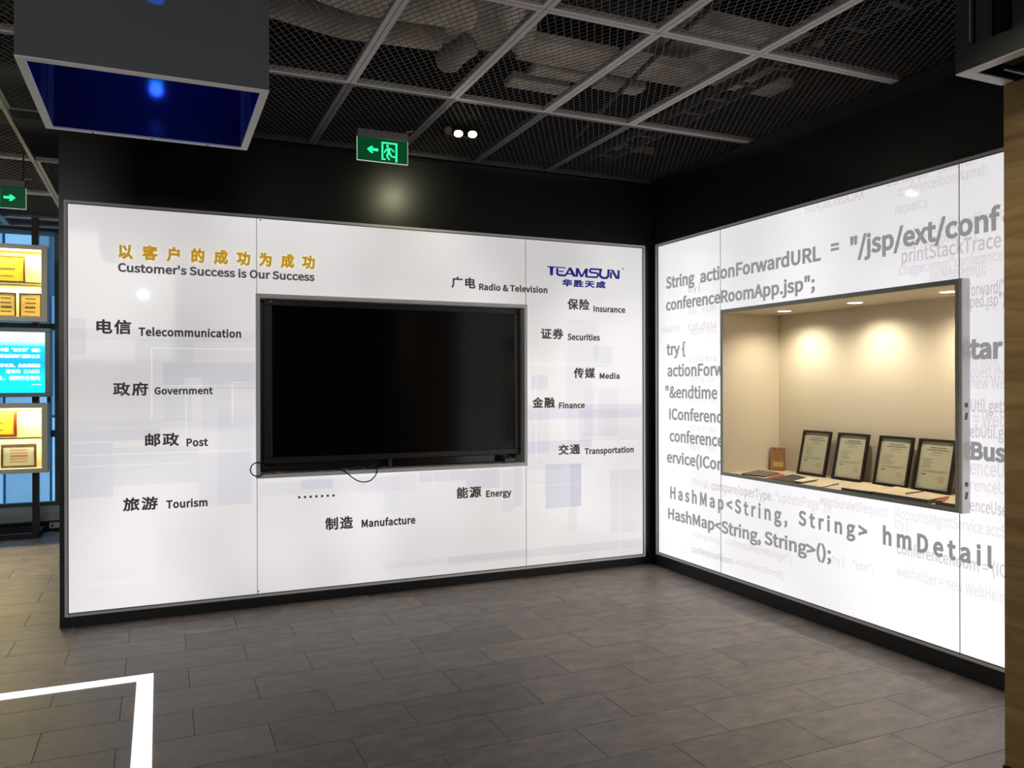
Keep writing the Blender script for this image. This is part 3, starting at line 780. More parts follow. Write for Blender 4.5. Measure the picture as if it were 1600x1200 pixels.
FN(0, 'try {', 1397.5, 1420, 1400, 824, .055)
FN(1, 'conferenceRoom = (IC', 1401.3, 1573, 1404, 864.6, .062)
FN(0, 'webhelper = new WebHelp', 1401, 1571, 1404, 900, .058)
FN(0, 'try {     "con",', 1300, 1365, 1302, 880, .05)

# display case (niche) in the right wall
ND = .459; NZ0, NZ1 = .857, 2.000; NY0, NY1 = -.974, -2.804
dc = thing('display_case', 'lit cream display case with grey metal frame set in the right light box', 'display case', (0, -1.84, CZ0))
MB().frame(0, -.058, -.053, CY1, CY0, CZ0, CZ1, .027, .024).build('front_frame', NICHE_FR, dc)
MB().frame(0, -.0528, .012, CY1, CY0, CZ0, CZ1, .006, .006).build('outer_rim', NICHE_FR, dc)
MB().box(-.060, .0, CY1 - .004, CY1 + .004, CZ0 - .001, CZ1 + .001).box(-.064, -.050, CY1 - .002, CY1 + .012, CZ0, CZ1).build('side_plate', mat('pale_side_plate', (.92, .92, .92), .4), dc, bevel=.002)
MB().box(-.0525, ND, NY1 - .018, NY0 + .018, NZ0 - .012, NZ0).build('bottom_board', CREAM, dc)
MB().box(-.0525, ND, NY1 - .018, NY0 + .018, NZ1, NZ1 + .014).build('top_board', CREAM, dc)
MB().box(ND, ND + .02, NY1 - .018, NY0 + .018, NZ0 - .012, NZ1 + .014).build('back_board', CREAM, dc)
MB().box(-.0525, ND, NY0, NY0 + .018, NZ0, NZ1).build('side_board', CREAM, dc)
MB().box(-.0525, ND, NY1 - .018, NY1, NZ0, NZ1).build('side_board', CREAM, dc)
LENS = mat('lit_downlight_lens', (.9, .9, .9), .3, emit=(1, .93, .78), es=6)
for (u, v) in ((1230, 486), (1338, 473), (1470, 455)):
    p = at(u, v, 2, NZ1); xq = min(max(p.x, .18), .24); q = (.21, p.y, NZ1)
    dl = MB().ring((q[0], q[1], NZ1 - .002), .043, .050, (0, 0, 1), .003, 24).build('downlight', WHITEM, dc)
    MB().cyl((q[0], q[1], NZ1 - .001), .042, (0, 0, -.002), 24).build('lens', LENS, dl)
    l = light('downlight_lamp', 'SPOT', (q[0], q[1], NZ1 - .012), 20, (1, .88, .68), .03, (q[0] + .05, q[1], .85), 150, .8)
    l2 = light('downlight_accent', 'SPOT', (q[0], q[1], NZ1 - .015), 4, (1, .90, .70), .02, (q[0] + .25, q[1], 1.50), 85, 1)
for (y_, z_) in ((wb(1507.3, 632.7)[0], 0),): pass
sm = MB()
for vd, vt0, vt1 in ((633, 645, 656), (757, 769, 780)):
    z_ = at(1507, vd, 1, CY1)[2]; za_ = at(1507, vt0, 1, CY1)[2]; zb_ = at(1507, vt1, 1, CY1)[2]
    sm.cyl((-.030, CY1 - .0042, z_), .0125, (0, -.001, 0), 14)
    sm.prism([(-.036, CY1 - .0042, za_), (-.018, CY1 - .0042, za_), (-.026, CY1 - .0042, zb_), (-.042, CY1 - .0042, zb_)], (0, -.001, 0))
sm.build('lettering', INK_A, dc)

# framed certificates leaning on the back board of the case
def cert(y0, y1, label, i):
    w = abs(y1 - y0); h = .312; xb_, xt_ = .372, .440
    tilt = math.atan2(xt_ - xb_, .31)
    # local frame: X to the viewer's right (-Y world), Y = up along the frame, Z = outward (towards -X)
    t = thing('certificate_frame', label, 'framed certificate', (xb_, y0, NZ0 + .001), 'framed certificates in the display case')
    t.rotation_euler = (math.pi / 2 - tilt, 0, -math.pi / 2)
    def Lb(mb, n, m, par=t): return mb.build(n, m, par, local=True)
    f = MB(); bw = .015
    f.box(0, w, 0, bw, 0, .018).box(0, w, h - bw, h, 0, .018).box(0, bw, bw, h - bw, 0, .018).box(w - bw, w, bw, h - bw, 0, .018)
    Lb(f, 'frame', FRAME_BR); pap = Lb(MB().box(bw, w - bw, bw, h - bw, .003, .008), 'certificate', PAPER)
    Lb(MB().box(.02, w - .02, .02, h - .02, -.002, .0025), 'backing', DARK)
    pr = MB(); W_ = w - 2 * bw; rnd = random.Random(i)
    def row(x0, x1, y, t_, dash=.006, mb=pr):
        x = x0
        while x < x1:
            d = dash * rnd.uniform(.6, 1.3); mb.box(bw + x * W_, bw + min(x + d / W_, x1) * W_, y - t_ / 2, y + t_ / 2, .0081, .0085); x += d / W_ * 1.25
    H = h
    row(.3, .78, H * .84, .006); row(.2, .85, H * .795, .006, .009); row(.38, .68, H * .745, .004); row(.3, .72, H * .70, .002)
    for k in range(6): row(.14, rnd.uniform(.34, .5), H * (.62 - k * .032), .0022, .004)
    row(.14, .86, H * .40, .0022); row(.12, .8, H * .375, .0022); pr.box(bw + .12 * W_, bw + .26 * W_, H * .315, H * .335, .0081, .0085)
    Lb(pr, 'print', PRINTG, pap)
    sl = MB(); c = (bw + .74 * W_, H * .245, .0081); sl.ring(c, .016, .0185, (0, 0, 1), .0006, 20); sl.cyl(c, .004, (0, 0, .0006), 8)
    Lb(sl, 'seal', PRINTR, pap)
    co_ = MB()
    for sx, sy in ((0, 0), (1, 0), (0, 1), (1, 1)):
        cx = bw + .006 if sx == 0 else w - bw - .006; cy = bw + .006 if sy == 0 else h - bw - .006; ax = 1 if sx == 0 else -1; ay = 1 if sy == 0 else -1
        for q in range(3):
            a, b_ = .010 + q * .009, .0035
            co_.add([(cx, cy + ay * a, .0082), (cx + ax * a, cy, .0082), (cx + ax * (a + b_), cy, .0082), (cx, cy + ay * (a + b_), .0082)], [(0, 1, 2, 3)])
    e = .004
    for (a0, a1, b0, b1) in ((bw + e, w - bw - e, bw + e, bw + e + .0015), (bw + e, w - bw - e, h - bw - e - .0015, h - bw - e), (bw + e, bw + e + .0015, bw + e, h - bw - e), (w - bw - e - .0015, w - bw - e, bw + e, h - bw - e)):
        co_.box(a0, a1, b0, b1, .0081, .0084)
    Lb(co_, 'border', PRINTT, pap)
    return t
cert(-1.262, -1.516, 'framed certificate leaning nearest the brown paper bag', 1)
cert(-1.580, -1.834, 'framed certificate second from the brown paper bag', 2)
cert(-1.918, -2.168, 'framed certificate third from the brown paper bag', 3)
cert(-2.207, -2.455, 'framed certificate closest to the right edge of the display case', 4)

# kraft bag
bq = at(1203, 735, 2, NZ0)
bx, by = bq.x, bq.y
bag = thing('paper_bag', 'small brown kraft paper bag with yellow label in the display case corner', 'paper bag', (bx, by, NZ0 + .001), rot=(0, 0, .50))
hb = .168
bb = MB()
bb.add([(0, 0, 0), (0, -.098, 0), (.052, -.098, 0), (.052, 0, 0), (.004, -.001, hb), (.004, -.097, hb), (.044, -.097, hb), (.044, -.001, hb), ], [(0, 3, 2, 1), (0, 1, 5, 4), (1, 2, 6, 5), (2, 3, 7, 6), (3, 0, 4, 7), (4, 5, 6, 7)])
bb.build('bag_body', KRAFT, bag, local=True, bevel=.001)
MB().add([(-.0005, -.022, .030), (-.0005, -.0975, .030), (-.0003, -.0975, .066), (-.0003, -.022, .066)], [(0, 1, 2, 3)]).build('label', YEL, bag, local=True)
hd = MB()
for yy in (-.036, -.078): hd.add([(.0030, yy - .010, hb - .010), (.0030, yy + .010, hb - .010), (.0030, yy + .007, hb - .017), (.0030, yy - .007, hb - .017)], [(0, 1, 2, 3)])
hd.build('punched_grip', DARK, bag, local=True)

# booklets on the bottom board
def booklet(name, label, quad, z0, h, top, edge, cat='booklet', sag=0, group=None):
    P = [at(u, v, 2, NZ0 + z0 + h) for u, v in quad]
    P = [Vector((max(p.x, -.05), p.y, 0)) for p in P]
    c = sum(P, Vector()) / 4
    t = thing(name, label, cat, (c.x, c.y, NZ0 + z0 + .0005), group)
    n = 6; 
    def gridpt(a, b_): return P[0] * (1 - a) * (1 - b_) + P[1] * a * (1 - b_) + P[2] * a * b_ + P[3] * (1 - a) * b_
    th = min(.0015, h * .3)
    for lo, hi, m, nm in ((0, h - th, edge, 'pages'), (h - th + .0001, h, top, 'cover')):
        mb = MB(); vs = []
        for a in range(n + 1):
            for b_ in range(n + 1):
                p = gridpt(a / n, b_ / n); k = 1 - .0 ; lift = sag * (a / n) ** 2 * (1 if b_ > n / 2 else .5)
                e = .002 if nm == 'pages' else 0
                q = c + (p - c) * (1 - e * 6)
                vs += [(q.x, q.y, t.location.z + lo + (lift if lo else lift * .2)), (q.x, q.y, t.location.z + hi + lift)]
        idx = lambda a, b_, s: 2 * (a * (n + 1) + b_) + s
        fs = []
        for a in range(n):
            for b_ in range(n):
                fs.append((idx(a, b_, 1), idx(a + 1, b_, 1), idx(a + 1, b_ + 1, 1), idx(a, b_ + 1, 1)))
                fs.append((idx(a, b_, 0), idx(a, b_ + 1, 0), idx(a + 1, b_ + 1, 0), idx(a + 1, b_, 0)))
        for a in range(n):
            fs.append((idx(a, 0, 0), idx(a + 1, 0, 0), idx(a + 1, 0, 1), idx(a, 0, 1))); fs.append((idx(a, n, 1), idx(a + 1, n, 1), idx(a + 1, n, 0), idx(a, n, 0)))
            fs.append((idx(0, a, 1), idx(0, a + 1, 1), idx(0, a + 1, 0), idx(0, a, 0))); fs.append((idx(n, a, 0), idx(n, a + 1, 0), idx(n, a + 1, 1), idx(n, a, 1)))
        mb.add(vs, fs).build(nm, m, t)
    return t
G = 'booklets lying in the display case'
booklet('booklet', 'grey covered booklet lying nearest the brown paper bag', ((1158, 740), (1196, 744), (1217, 738.5), (1186, 734)), 0, .008, GREYC, DKC, group=G)
booklet('folder', 'thin red-orange folder sticking out between the grey and the dark booklet', ((1192, 747.5), (1199, 749), (1226, 742), (1219, 739.5)), 0, .006, mat('orange_red_card', (.42, .10, .035), .5), RED, 'folder')
booklet('booklet', 'dark green-grey covered booklet next to the red folder', ((1198, 748), (1232, 754), (1262, 746.5), (1239, 741)), .0, .010, DKC, PAGES, group=G)
booklet('brochure', 'cream brochure lying half over the dark booklet', ((1230, 752), (1236, 754), (1279, 748.5), (1264, 745.5)), .011, .006, PAPERW, PAGES, 'brochure')
booklet('brochure', 'curled cream leaflet lying below the first framed certificate', ((1245, 755.5), (1275, 762), (1311, 755.5), (1285, 749.5)), 0, .004, PAPERC, PAGES, 'brochure', sag=.004)
booklet('booklet', 'cream booklet with dark edge in front of the second certificate', ((1302, 762.5), (1338, 770.5), (1392, 762.5), (1349, 753)), 0, .020, PAPERC, DKC, group=G, sag=.004)
booklet('booklet', 'thick cream book in front of the third certificate', ((1361, 768), (1438, 782), (1484, 775), (1400, 760)), 0, .024, PAPERC, PAGES, group=G)
booklet('booklet', 'cream book cut off by the right edge of the display case', ((1452, 784), (1489, 790.5), (1508, 786), (1484, 778)), 0, .022, PAPERC, PAGES, group=G)
booklet('bookmark', 'bright red strip lying between the two rightmost books', ((1438, 783.5), (1449, 785.3), (1482, 778), (1479, 776.7)), .0245, .003, RED, RED, 'bookmark')
booklet('pen', 'thin brown pen lying on the thick cream book', ((1414, 770.5), (1416, 771.5), (1443, 767.6), (1441, 767)), .0250, .003, BRONZE, BRONZE, 'pen')

# ================================================================== EXIT SIGNS, EMERGENCY LIGHT
GRN = mat('green_glow_panel', (.01, .10, .03), .25, emit=(.0, .42, .14), es=.09)
PICT = mat('lit_green_pictogram', (.1, .8, .4), .4, emit=(.03, 1, .42), es=1.15)
EDGE = mat('lit_acrylic_edge', (.6, .8, .7), .3, emit=(.55, .85, .68), es=.55)
def exit_sign(x0, y, ztop, w, label, left=True, tail=1):
    t = thing('exit_sign', label, 'exit sign', (x0 + w / 2, y, ztop)); h = .146; zt = ztop - .048; xs = x0
    MB().box(x0 + .003, x0 + w - .003, y - .022, y + .022, zt - .002, ztop).build('housing', mat('grey_housing', (.30, .29, .30), .4, .3), t, bevel=.003)
    MB().box(x0 + .002, x0 + w - .002, y - .004, y + .004, zt - h, zt - .002).build('panel', GRN, t)
    e = MB(); e.box(x0, x0 + w, y - .005, y + .005, zt - h - .003, zt - h).box(x0 - .001, x0 + .002, y - .005, y + .005, zt - h, zt).box(x0 + w - .002, x0 + w + .001, y - .005, y + .005, zt - h, zt)
    e.build('panel_edge', EDGE, t)
    def X(a): return x0 + w * (a if left else 1 - a)
    def Z(b): return zt - h * b
    yy = y - .0042
    def P(mb, pts): mb.prism([(X(a), yy, Z(b)) for a, b in pts], (0, -.0012, 0))
    ar = MB(); P(ar, [(.19, .5), (.27, .36), (.315, .36), (.285, .45), (.285, .55), (.315, .66), (.27, .66)]); P(ar, [(.27, .44), (.41, .44), (.41, .56), (.27, .56)])
    ar.build('arrow', PICT, t)
    dr = MB(); P(dr, [(.475, .12), (.79, .12), (.79, .19), (.475, .19)]); P(dr, [(.475, .19), (.51, .19), (.51, .90), (.475, .90)]); P(dr, [(.75, .19), (.79, .19), (.79, .95), (.75, .95)])
    P(dr, [(.51, .84), (.555, .84), (.555, .90), (.51, .90)])
    dr.build('door_pictogram', PICT, t)
    ru = MB(); c = Vector((X(.592), yy, Z(.28))); ru.cyl(c, .0085, (0, -.0012, 0), 12)
    def limb(a, b_, w0, w1):
        A = Vector((X(a[0]), yy, Z(a[1]))); Bq = Vector((X(b_[0]), yy, Z(b_[1]))); d = (Bq - A).normalized(); n = Vector((-d.z, 0, d.x))
        ru.prism([A + n * w0, Bq + n * w1, Bq - n * w1, A - n * w0], (0, -.0012, 0))
    limb((.605, .36), (.625, .60), .011, .010)      # torso
    limb((.60, .40), (.545, .50), .005, .004); limb((.545, .50), (.535, .60), .004, .003)     # front arm
    limb((.625, .38), (.69, .42), .005, .004); limb((.69, .42), (.72, .52), .004, .0035)      # rear arm
    limb((.62, .58), (.575, .72), .007, .005); limb((.575, .72), (.635, .88), .005, .0045)     # front leg
    limb((.63, .58), (.675, .72), .007, .005); limb((.675, .72), (.745, .74), .005, .0045)    # rear leg
    ru.build('running_figure', PICT, t)
    hx = x0 + w * (.95 if tail else .05)
    MB().tube(spline([(hx, y, ztop - .004), (hx, y, ztop + .012), (hx + .012, y, ztop + .016), (hx + .05, y, ZC + .004 if ZC + .004 - ztop < .05 else ztop + .02)], 4), .0022, 6).build('hanger', WHITEM, t)
    MB().box(hx - .004, hx + .004, y - .004, y + .004, ztop - .002, ZC + .005).build('rod', DARK, t)
    MB().box(x0 + w * .05, x0 + w * .05 + .008, y - .004, y + .004, ztop - .002, ZC + .005).build('rod', DARK, t)
exit_sign(-2.620, -.62, 3.108, .330, 'green exit sign with left arrow hanging above the television wall')
exit_sign(-4.614 - .33, .9, 2.926, .330, 'green exit sign with right arrow at the left edge', left=False)

em = thing('emergency_light', 'twin-head emergency lamp with both heads lit under the mesh ceiling', 'emergency light', (-1.98, -.86, 3.05))
MB().box(-2.10, -1.86, -.80, -.74, 3.085, 3.131).build('lamp_body', mat('black_gloss_box', (.01, .01, .01), .2), em, bevel=.004)
HOT = mat('lit_lamp_face', (1, 1, 1), .3, emit=(1, .96, .62), es=40)
for q in ((-2.025, -.850, 3.083), (-1.938, -.872, 3.083)):
    c = Vector(q); d = (CAM - c).normalized(); d.z -= 1.7; d.normalize()
    hd = MB().cyl(c - d * .045, .016, d * .044, 18, .030).build('lamp_head', CLEARH, em, smooth=False)
    MB().cyl(c, .0265, d * .003, 20).build('lens', HOT, hd)
MB().cyl((-2.10, -.84, 3.10), .022, (0, -.03, -.012), 12, .026).build('spare_head', CLEARH, em)
light('emergency_lamp', 'SPOT', (-1.98, -.88, 3.045), 7, (1, .97, .60), .035, (-2.09, 0.0, 2.85), 70, 1)

# ================================================================== HANGING BOXES
GREYP = glass_mat('grey_acrylic', (.5, .55, .6, 1), .35, .12, (.19, .215, .24, 1), .82)
BLUEP = mat('dark_blue_acrylic', (.01, .015, .10), .10, spec=.6)
hx0, hx1, hy0, hy1, hz0, hz1 = -4.206, -3.382, -2.50, -1.672, 2.6, 3.52
hb_ = thing('hanging_box', 'grey acrylic box hanging at upper left, open below, blue glow inside', 'hanging box', ((hx0 + hx1) / 2, (hy0 + hy1) / 2, hz0))
t = .006
MB().box(hx0, hx1, hy0, hy0 + t, hz0 + .006, hz1).build('side_pane', GREYP, hb_)
MB().box(hx0, hx0 + t, hy0 + t, hy1 - t, hz0 + .006, hz1).build('side_pane', GREYP, hb_)
MB().box(hx1 - t, hx1, hy0 + t, hy1 - t, hz0 + .006, hz1).build('side_pane', GREYP, hb_)
MB().box(hx0, hx1, hy1 - t, hy1, hz0 + .006, hz1).build('side_pane', BLUEP, hb_)
i_ = .03
MB().box(hx0 + .0065, hx0 + .008, hy0 + .01, hy1 - .03, hz0 + .007, hz1).build('inner_pane', BLUEP, hb_)
MB().box(hx1 - .008, hx1 - .0065, hy0 + .01, hy1 - .03, hz0 + .007, hz1).build('inner_pane', BLUEP, hb_)
MB().box(hx0, hx1, hy0, hy1, hz1, hz1 + .02).build('top_plate', BLACK, hb_)
bf = MB()
bf.box(hx0, hx1, hy0, hy0 + i_, hz0, hz0 + .006).box(hx0, hx1, hy1 - i_, hy1, hz0, hz0 + .006).box(hx0, hx0 + i_, hy0 + i_, hy1 - i_, hz0, hz0 + .006).box(hx1 - i_, hx1, hy0 + i_, hy1 - i_, hz0, hz0 + .006)
bf.build('bottom_frame', WHITEM, hb_)
for xq, sx in ((hx0 + .009, 1), (hx1 - .009, -1)):
    MB().box(xq, xq + sx * .022, hy1 - .028, hy1 - .007, hz0 + .006, hz1).build('corner_post', mat('blue_grey_metal', (.25, .28, .36), .35, .6), hb_)
for k in range(3): MB().cyl((hx0 + .18 + k * .235, hy1 - .015, hz0 - .0001), .004, (0, 0, -.002), 8).build('screw', DARK, hb_)
BL = mat('lit_blue_lens', (.2, .6, 1), .3, emit=(.0, .45, 1), es=6)
lc = Vector((-3.773, -2.15, 3.02))
lp = MB().cyl(lc + Vector((0, 0, .01)), .035, (0, 0, .16), 18).build('lamp_can', BLACK, hb_)
MB().cyl(lc, .033, (0, 0, .009), 20).build('lens', BL, lp)
light('blue_lamp', 'POINT', (-3.773, -2.15, 2.985), 2.2, (.02, .08, 1), .03)

rx0, ry1, rz0 = -1.150, -3.642, 2.6
rbx = thing('hanging_box', 'dark green-grey framed box at upper right, resting over the wooden pillar', 'hanging box', (-.7, -4.1, rz0))
DKP = mat('dark_glass', (.006, .008, .010), .1)
ry0 = -4.6; rz1 = 3.5
fm = MB(); 
fm.box(rx0, rx0 + .012, ry0, ry1, rz0 + .004, rz0 + .085).box(rx0, rx0 + .012, ry1 - .055, ry1, rz0 + .085, rz1).box(rx0, rx0 + .012, ry0, ry1, rz1 - .05, rz1).box(rx0, rx0 + .012, ry0, ry0 + .05, rz0 + .085, rz1 - .05)
fm.build('face_frame', BOX_FR, rbx)
MB().box(rx0 + .012, rx0 + .07, ry1 - .068, ry1 - .056, rz0 + .085, rz1).box(rx0 - .001, rx0 + .012, ry1 - .0575, ry1 - .0555, rz0 + .09, rz1).build('inner_edge', WHITEM if False else BOX_FR, rbx)
MB().box(rx0 - .0012, rx0, ry1 - .0565, ry1 - .0550, rz0 + .10, rz1).build('edge_highlight', ALU, rbx)  # highlight on the frame edge, put in as a thin silver strip
MB().box(rx0 + .012, rx0 + .03, ry1 - .115, ry1 - .06, rz0 + .085, rz1).build('face_mullion', BOX_FR, rbx)
MB().box(rx0 + .012, rx0 + .03, ry1 - .26, ry1 - .20, rz0 + .085, rz1).build('face_mullion', mat('dark_grey_metal', (.03, .03, .035), .4), rbx)
MB().box(rx0 + .04, rx0 + .045, ry0 + .01, ry1 - .01, rz0 + .05, rz1).build('face_pane', DKP, rbx)
MB().box(rx0 + .002, -.45, ry1 - .008, ry1, rz0 + .004, rz1).build('end_pane', BOX_FR, rbx)
MB().box(-.46, -.45, ry0, ry1 - .008, rz0 + .004, rz1).build('back_pane', BOX_FR, rbx)
sw = .048
MB().box(rx0, rx0 + sw, ry0, ry1, rz0, rz0 + .004).box(rx0 + sw, -.905, ry1 - sw, ry1, rz0, rz0 + .004).build('bottom_frame', mat('white_strip', (.80, .76, .78), .5), rbx)
MB().box(rx0 + sw, -.46, ry0, ry1 - sw, rz0 + .03, rz0 + .036).build('bottom_pane', DKP, rbx)

# wooden pillar at the right edge
pl = thing('wood_pillar', 'brown wood-veneered pillar at the right edge of the room', 'pillar', (-.7, -4.1, 0))
MB().box(-.90, -.46, -4.6, -3.648, .084, 2.599).build('wood_cladding', WOOD, pl)
MB().box(-.905, -.455, -4.6, -3.643, .001, .083).build('plinth', BASEB, pl)

# ================================================================== FLOOR LIGHT FRAME
ff = thing('floor_light', 'glowing white light strip frame inlaid in the floor at lower left', 'floor light', (-4.6, -2.1, 0))
STR = mat('lit_floor_strip', (.9, .88, .86), .4, emit=(1, .965, .94), es=.95)
MB().box(-6.1, -3.793, -1.165, -1.078, .0003, .004).build('light_strip', STR, ff)
MB().box(-3.870, -3.793, -3.30, -1.1655, .0003, .004).build('light_strip', STR, ff)
MB().box(-6.1, -3.8705, -3.30, -3.22, .0003, .004).build('light_strip', STR, ff)
MB().box(-6.1, -6.02, -3.2195, -1.1655, .0003, .004).build('light_strip', STR, ff)

# ================================================================== AWARD STAND AT THE LEFT
st = thing('display_stand', 'black metal stand carrying two award cabinets and a lit screen', 'display stand', (-5.3, 3.6, 0))
PX1 = -4.838
POSTM = mat('black_steel', (.014, .014, .015), .4)
for xq in (PX1, -5.75):
    MB().box(xq - .058, xq, 3.405, 3.465, .001, ZC).build('post', POSTM, st)
MB().box(-5.808, PX1, 3.40, 3.45, .001, .05).build('base_bar', POSTM, st)
MB().box(-5.808, PX1, 3.80, 3.845, .001, .05).build('base_bar', POSTM, st)
for xq in (PX1, -5.75): MB().box(xq - .05, xq, 3.45, 3.80, .001, .05).build('base_bar', POSTM, st)
CX0, CX1 = -5.86, -4.740
FY0, FY1 = 3.2, 3.40
INLED = mat('warm_led_strip', (1, 1, 1), .4, emit=(1, .93, .62), es=5)
def award_case(z0, z1, zs, label, m=PALEF):
    t = thing('award_cabinet', label, 'cabinet', ((CX0 + CX1) / 2, 3.3, z0)); w = .052
    MB().frame(1, FY0, FY0 + .02, CX0, CX1, z0, z1, w, .045).build('front_frame', m, t, bevel=.002)
    o = MB(); o.box(CX0, CX1, FY0 + .02, FY1, z0, z0 + .02).box(CX0, CX1, FY0 + .02, FY1, z1 - .02, z1).box(CX1 - .012, CX1, FY0 + .02, FY1, z0 + .02, z1 - .02).box(CX0, CX0 + .012, FY0 + .02, FY1, z0 + .02, z1 - .02)
    o.build('outer_shell', mat('blue_grey_shell', (.60, .68, .72), .4), t)
    i = MB(); i.box(CX0 + .013, CX1 - .013, FY1 - .012, FY1 - .002, z0 + .02, z1 - .02).box(CX0 + .013, CX1 - .013, FY0 + .021, FY1 - .013, z0 + .0205, z0 + .044).box(CX0 + .013, CX1 - .013, FY0 + .021, FY1 - .013, z1 - .044, z1 - .0205)
    i.box(CX1 - .051, CX1 - .0125, FY0 + .021, FY1 - .013, z0 + .045, z1 - .045).box(CX0 + .0125, CX0 + .051, FY0 + .021, FY1 - .013, z0 + .045, z1 - .045)
    i.build('lining', CLINE, t)
    MB().box(CX0 + .052, CX1 - .052, FY0 + .024, FY1 - .014, zs - .006, zs + .006).build('shelf', mat('glass_shelf_edge', (.25, .28, .18), .25), t)
    MB().box(CX0 + .06, CX1 - .056, FY0 + .03, FY0 + .055, z1 - .056, z1 - .0445).build('led_strip', INLED, t)
    l = light('cabinet_light', 'AREA', ((CX0 + CX1) / 2, 3.29, z1 - .062), 14, (1, .80, .42), .1); l.data.shape = 'RECTANGLE'; l.data.size = 1.0; l.data.size_y = .05
    l = light('cabinet_light', 'AREA', ((CX0 + CX1) / 2, 3.29, zs - .012), 8, (1, .82, .45), .1); l.data.shape = 'RECTANGLE'; l.data.size = 1.0; l.data.size_y = .05
    return t
zt1, zt0, zsh = 2.832, 2.101, at(20, 441.5, 1, 3.25).z
award_case(zt0, zt1, zsh, 'upper lit award cabinet with cream interior on the black stand')
zl1, zl0, zsl = 1.321, .657, at(40, 684, 1, 3.25).z
award_case(zl0, zl1, zsl, 'lower lit award cabinet with cream interior on the black stand')
def framed(name, label, cat, x0, x1, z0, z1, y, fm, pm, w=.02, rows=4, rm=None, group=None, ztop=None, title=None):
    t = thing(name, label, cat, ((x0 + x1) / 2, y, z0), group)
    MB().frame(1, y, y + .018, x0, x1, z0, z1, w).build('frame', fm, t)
    MB().box(x0 + w, x1 - w, y + .006, y + .012, z0 + w, z1 - w).build('plate', pm, t)
    pr = MB(); W_ = x1 - x0 - 2 * w; H_ = z1 - z0 - 2 * w; rnd = random.Random(len(label))
    for k in range(rows):
        zz = z0 + w + H_ * (.80 - k * .6 / max(rows - 1, 1)); a = x0 + w + W_ * (.2 + .06 * rnd.random()); e = x1 - w - W_ * (.2 + .1 * rnd.random()); tt = H_ * (.022 if k != rows // 2 else .04)
        while a < e: pr.box(a, a + .011, y + .0050, y + .0058, zz - tt, zz + tt); a += .0145
    pr.build('print', rm or PRINTG, t)
    return t
GC = mat('golden_certificate', (.85, .55, .04), .35)
p = at(39, 440, 1, 3.30)
framed('framed_certificate', 'golden yellow certificate on the top shelf of the upper cabinet', 'framed certificate', -5.27, p.x, zsh + .007, zsh + .007 + .262, 3.31, mat('bronze_frame', (.14, .07, .02), .3), GC, .016, 3)
for (u0, u1, lab) in ((-8, 25, 'gold plaque left of its twin on the lower shelf, cut by the photo edge'), (30, 65, 'gold plaque at the right end of the upper cabinet, lower shelf')):
    a = at(u0, 494, 1, 3.3).x; b_ = at(u1, 494, 1, 3.3).x
    framed('award_plaque', lab, 'plaque', a, b_, zt0 + .046, zt0 + .046 + .232, 3.30, FRAME_BR, BRASS, .011, 4, FRAME_BR, 'gold plaques in the upper cabinet')
a = at(26, 680, 1, 3.3).x
framed('framed_certificate', 'red-framed golden certificate on the top shelf of the lower cabinet', 'framed certificate', a - .42, a, zsl + .007, zsl + .007 + .268, 3.31, REDW, GC, .026, 3)
a = at(1, 733, 1, 3.3).x; b_ = at(57, 732, 1, 3.3).x
framed('framed_certificate', 'white certificate in brown frame on the bottom shelf of the lower cabinet', 'framed certificate', a, b_, zl0 + .046, zl0 + .046 + .228, 3.30, mat('walnut_frame', (.09, .05, .02), .35), mat('pale_certificate', (.50, .54, .46), .35), .02, 5, PRINTR)

sc = thing('information_screen', 'lit cyan information screen with white text between the award cabinets', 'screen', ((CX0 + CX1) / 2, 3.2, 1.382))
SX1 = -4.716; sz0, sz1 = 1.382, 2.040
MB().box(CX0, SX1, FY0 + .012, FY1, sz0, sz1).build('screen_body', mat('blue_grey_shell', (.60, .68, .72), .4), sc, bevel=.004)
MB().frame(1, FY0, FY0 + .0115, CX0, SX1, sz0, sz1, .045, .04).build('bezel', mat('silver_grey_bezel', (.22, .27, .28), .3, .3), sc, bevel=.003)
m = bpy.data.materials.new('cyan_display'); m.use_nodes = True; nt = m.node_tree; p_ = nt.nodes['Principled BSDF']
g_ = nt.nodes.new('ShaderNodeNewGeometry'); s_ = nt.nodes.new('ShaderNodeSeparateXYZ'); r_ = nt.nodes.new('ShaderNodeMapRange'); cr = nt.nodes.new('ShaderNodeValToRGB')
nt.links.new(g_.outputs['Position'], s_.inputs[0]); nt.links.new(s_.outputs[2], r_.inputs[0]); nt.links.new(r_.outputs[0], cr.inputs[0])
r_.inputs[1].default_value = sz0 + .04; r_.inputs[2].default_value = sz1 - .04
e = cr.color_ramp.elements; e[0].position = 0; e[0].color = (0, .88, 1, 1); e[1].position = 1; e[1].color = (1, 1, 1, 1)
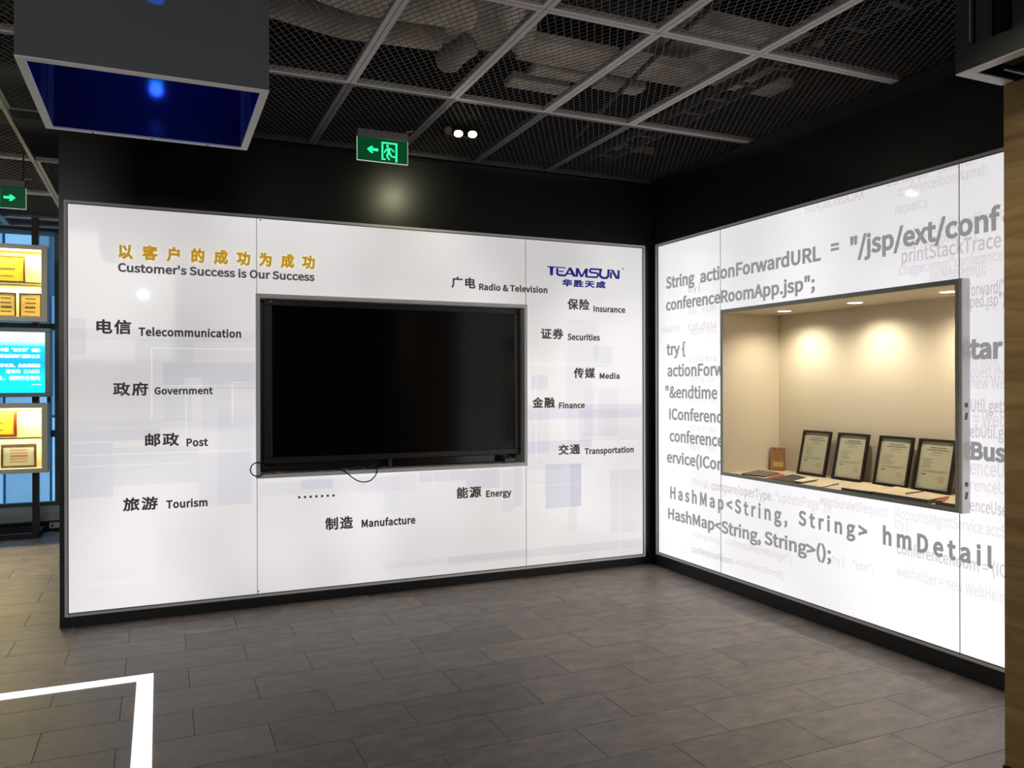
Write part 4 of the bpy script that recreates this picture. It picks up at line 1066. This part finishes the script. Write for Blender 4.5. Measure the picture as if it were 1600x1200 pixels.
for pos, c in ((.28, (0, .85, .95, 1)), (.48, (0, .52, .85, 1)), (.6, (0, .62, .92, 1)), (.76, (0, .80, .92, 1)), (.84, (.75, .98, 1, 1))):
    q = e.new(pos); q.color = c
nt.links.new(cr.outputs[0], p_.inputs['Emission Color']); p_.inputs['Emission Strength'].default_value = 1.15; p_.inputs['Base Color'].default_value = (.01, .01, .01, 1); p_.inputs['Roughness'].default_value = .3
MB().box(CX0 + .045, SX1 - .045, FY0 + .006, FY0 + .0118, sz0 + .04, sz1 - .04).build('display', m, sc)
TXT = mat('white_screen_text', (.8, .8, .8), .5, emit=(.9, 1, 1), es=1.1)
fy = FY0 + .0055
fn3 = lambda u, v: wa(u, v, fy)
def screen_text(body, u1, v0, v1, chars):
    vs, fs = glyphs(body, 1.0, .03); x1, _ = fn3(u1, v1); zt_ = fn3(u1, v0)[1]; zb_ = fn3(u1, v1)[1]
    b0, b1 = bounds(vs, 1); a0, a1 = bounds(vs, 0); sc_ = (zt_ - zb_) / (b1 - b0)
    w = MB(); w.add([(x1 + (v.x - a1) * sc_ * 1.0, fy - (.0008 if v.z > -.0005 else .0003), zb_ + (v.y - b0) * sc_) for v in vs], fs); w.build('screen_text', TXT, sc)
screen_text('个中国“云计算”领航', 63, 544, 550.5, 0)
screen_text('首家挂牌的IT服务企业', 63, 553.5, 560, 0)
screen_text('上市以来，业务规模的', 63, 568, 574.5, 0)
screen_text('增长率（CAGR）', 62, 577, 584, 0)
screen_text('% 以上，保持行业领先', 63, 587, 594.5, 0)
x_, z_ = fn3(57, 601); MB().box(x_ - .04, x_ + .04, fy - .001, fy, z_ - .003, z_ + .003).build('screen_text', TXT, sc)

# small white socket on the skirting by the windows
so = thing('wall_socket', 'small cream socket box on the black skirting below the window', 'socket', (-4.78, 3.88, .0))
MB().box(-4.80, -4.70, 3.86, 3.895, .015, .07).build('socket_body', WHITE, so, bevel=.003)
MB().box(-4.785, -4.765, 3.857, 3.8598, .03, .055).build('socket_insert', DARK, so)
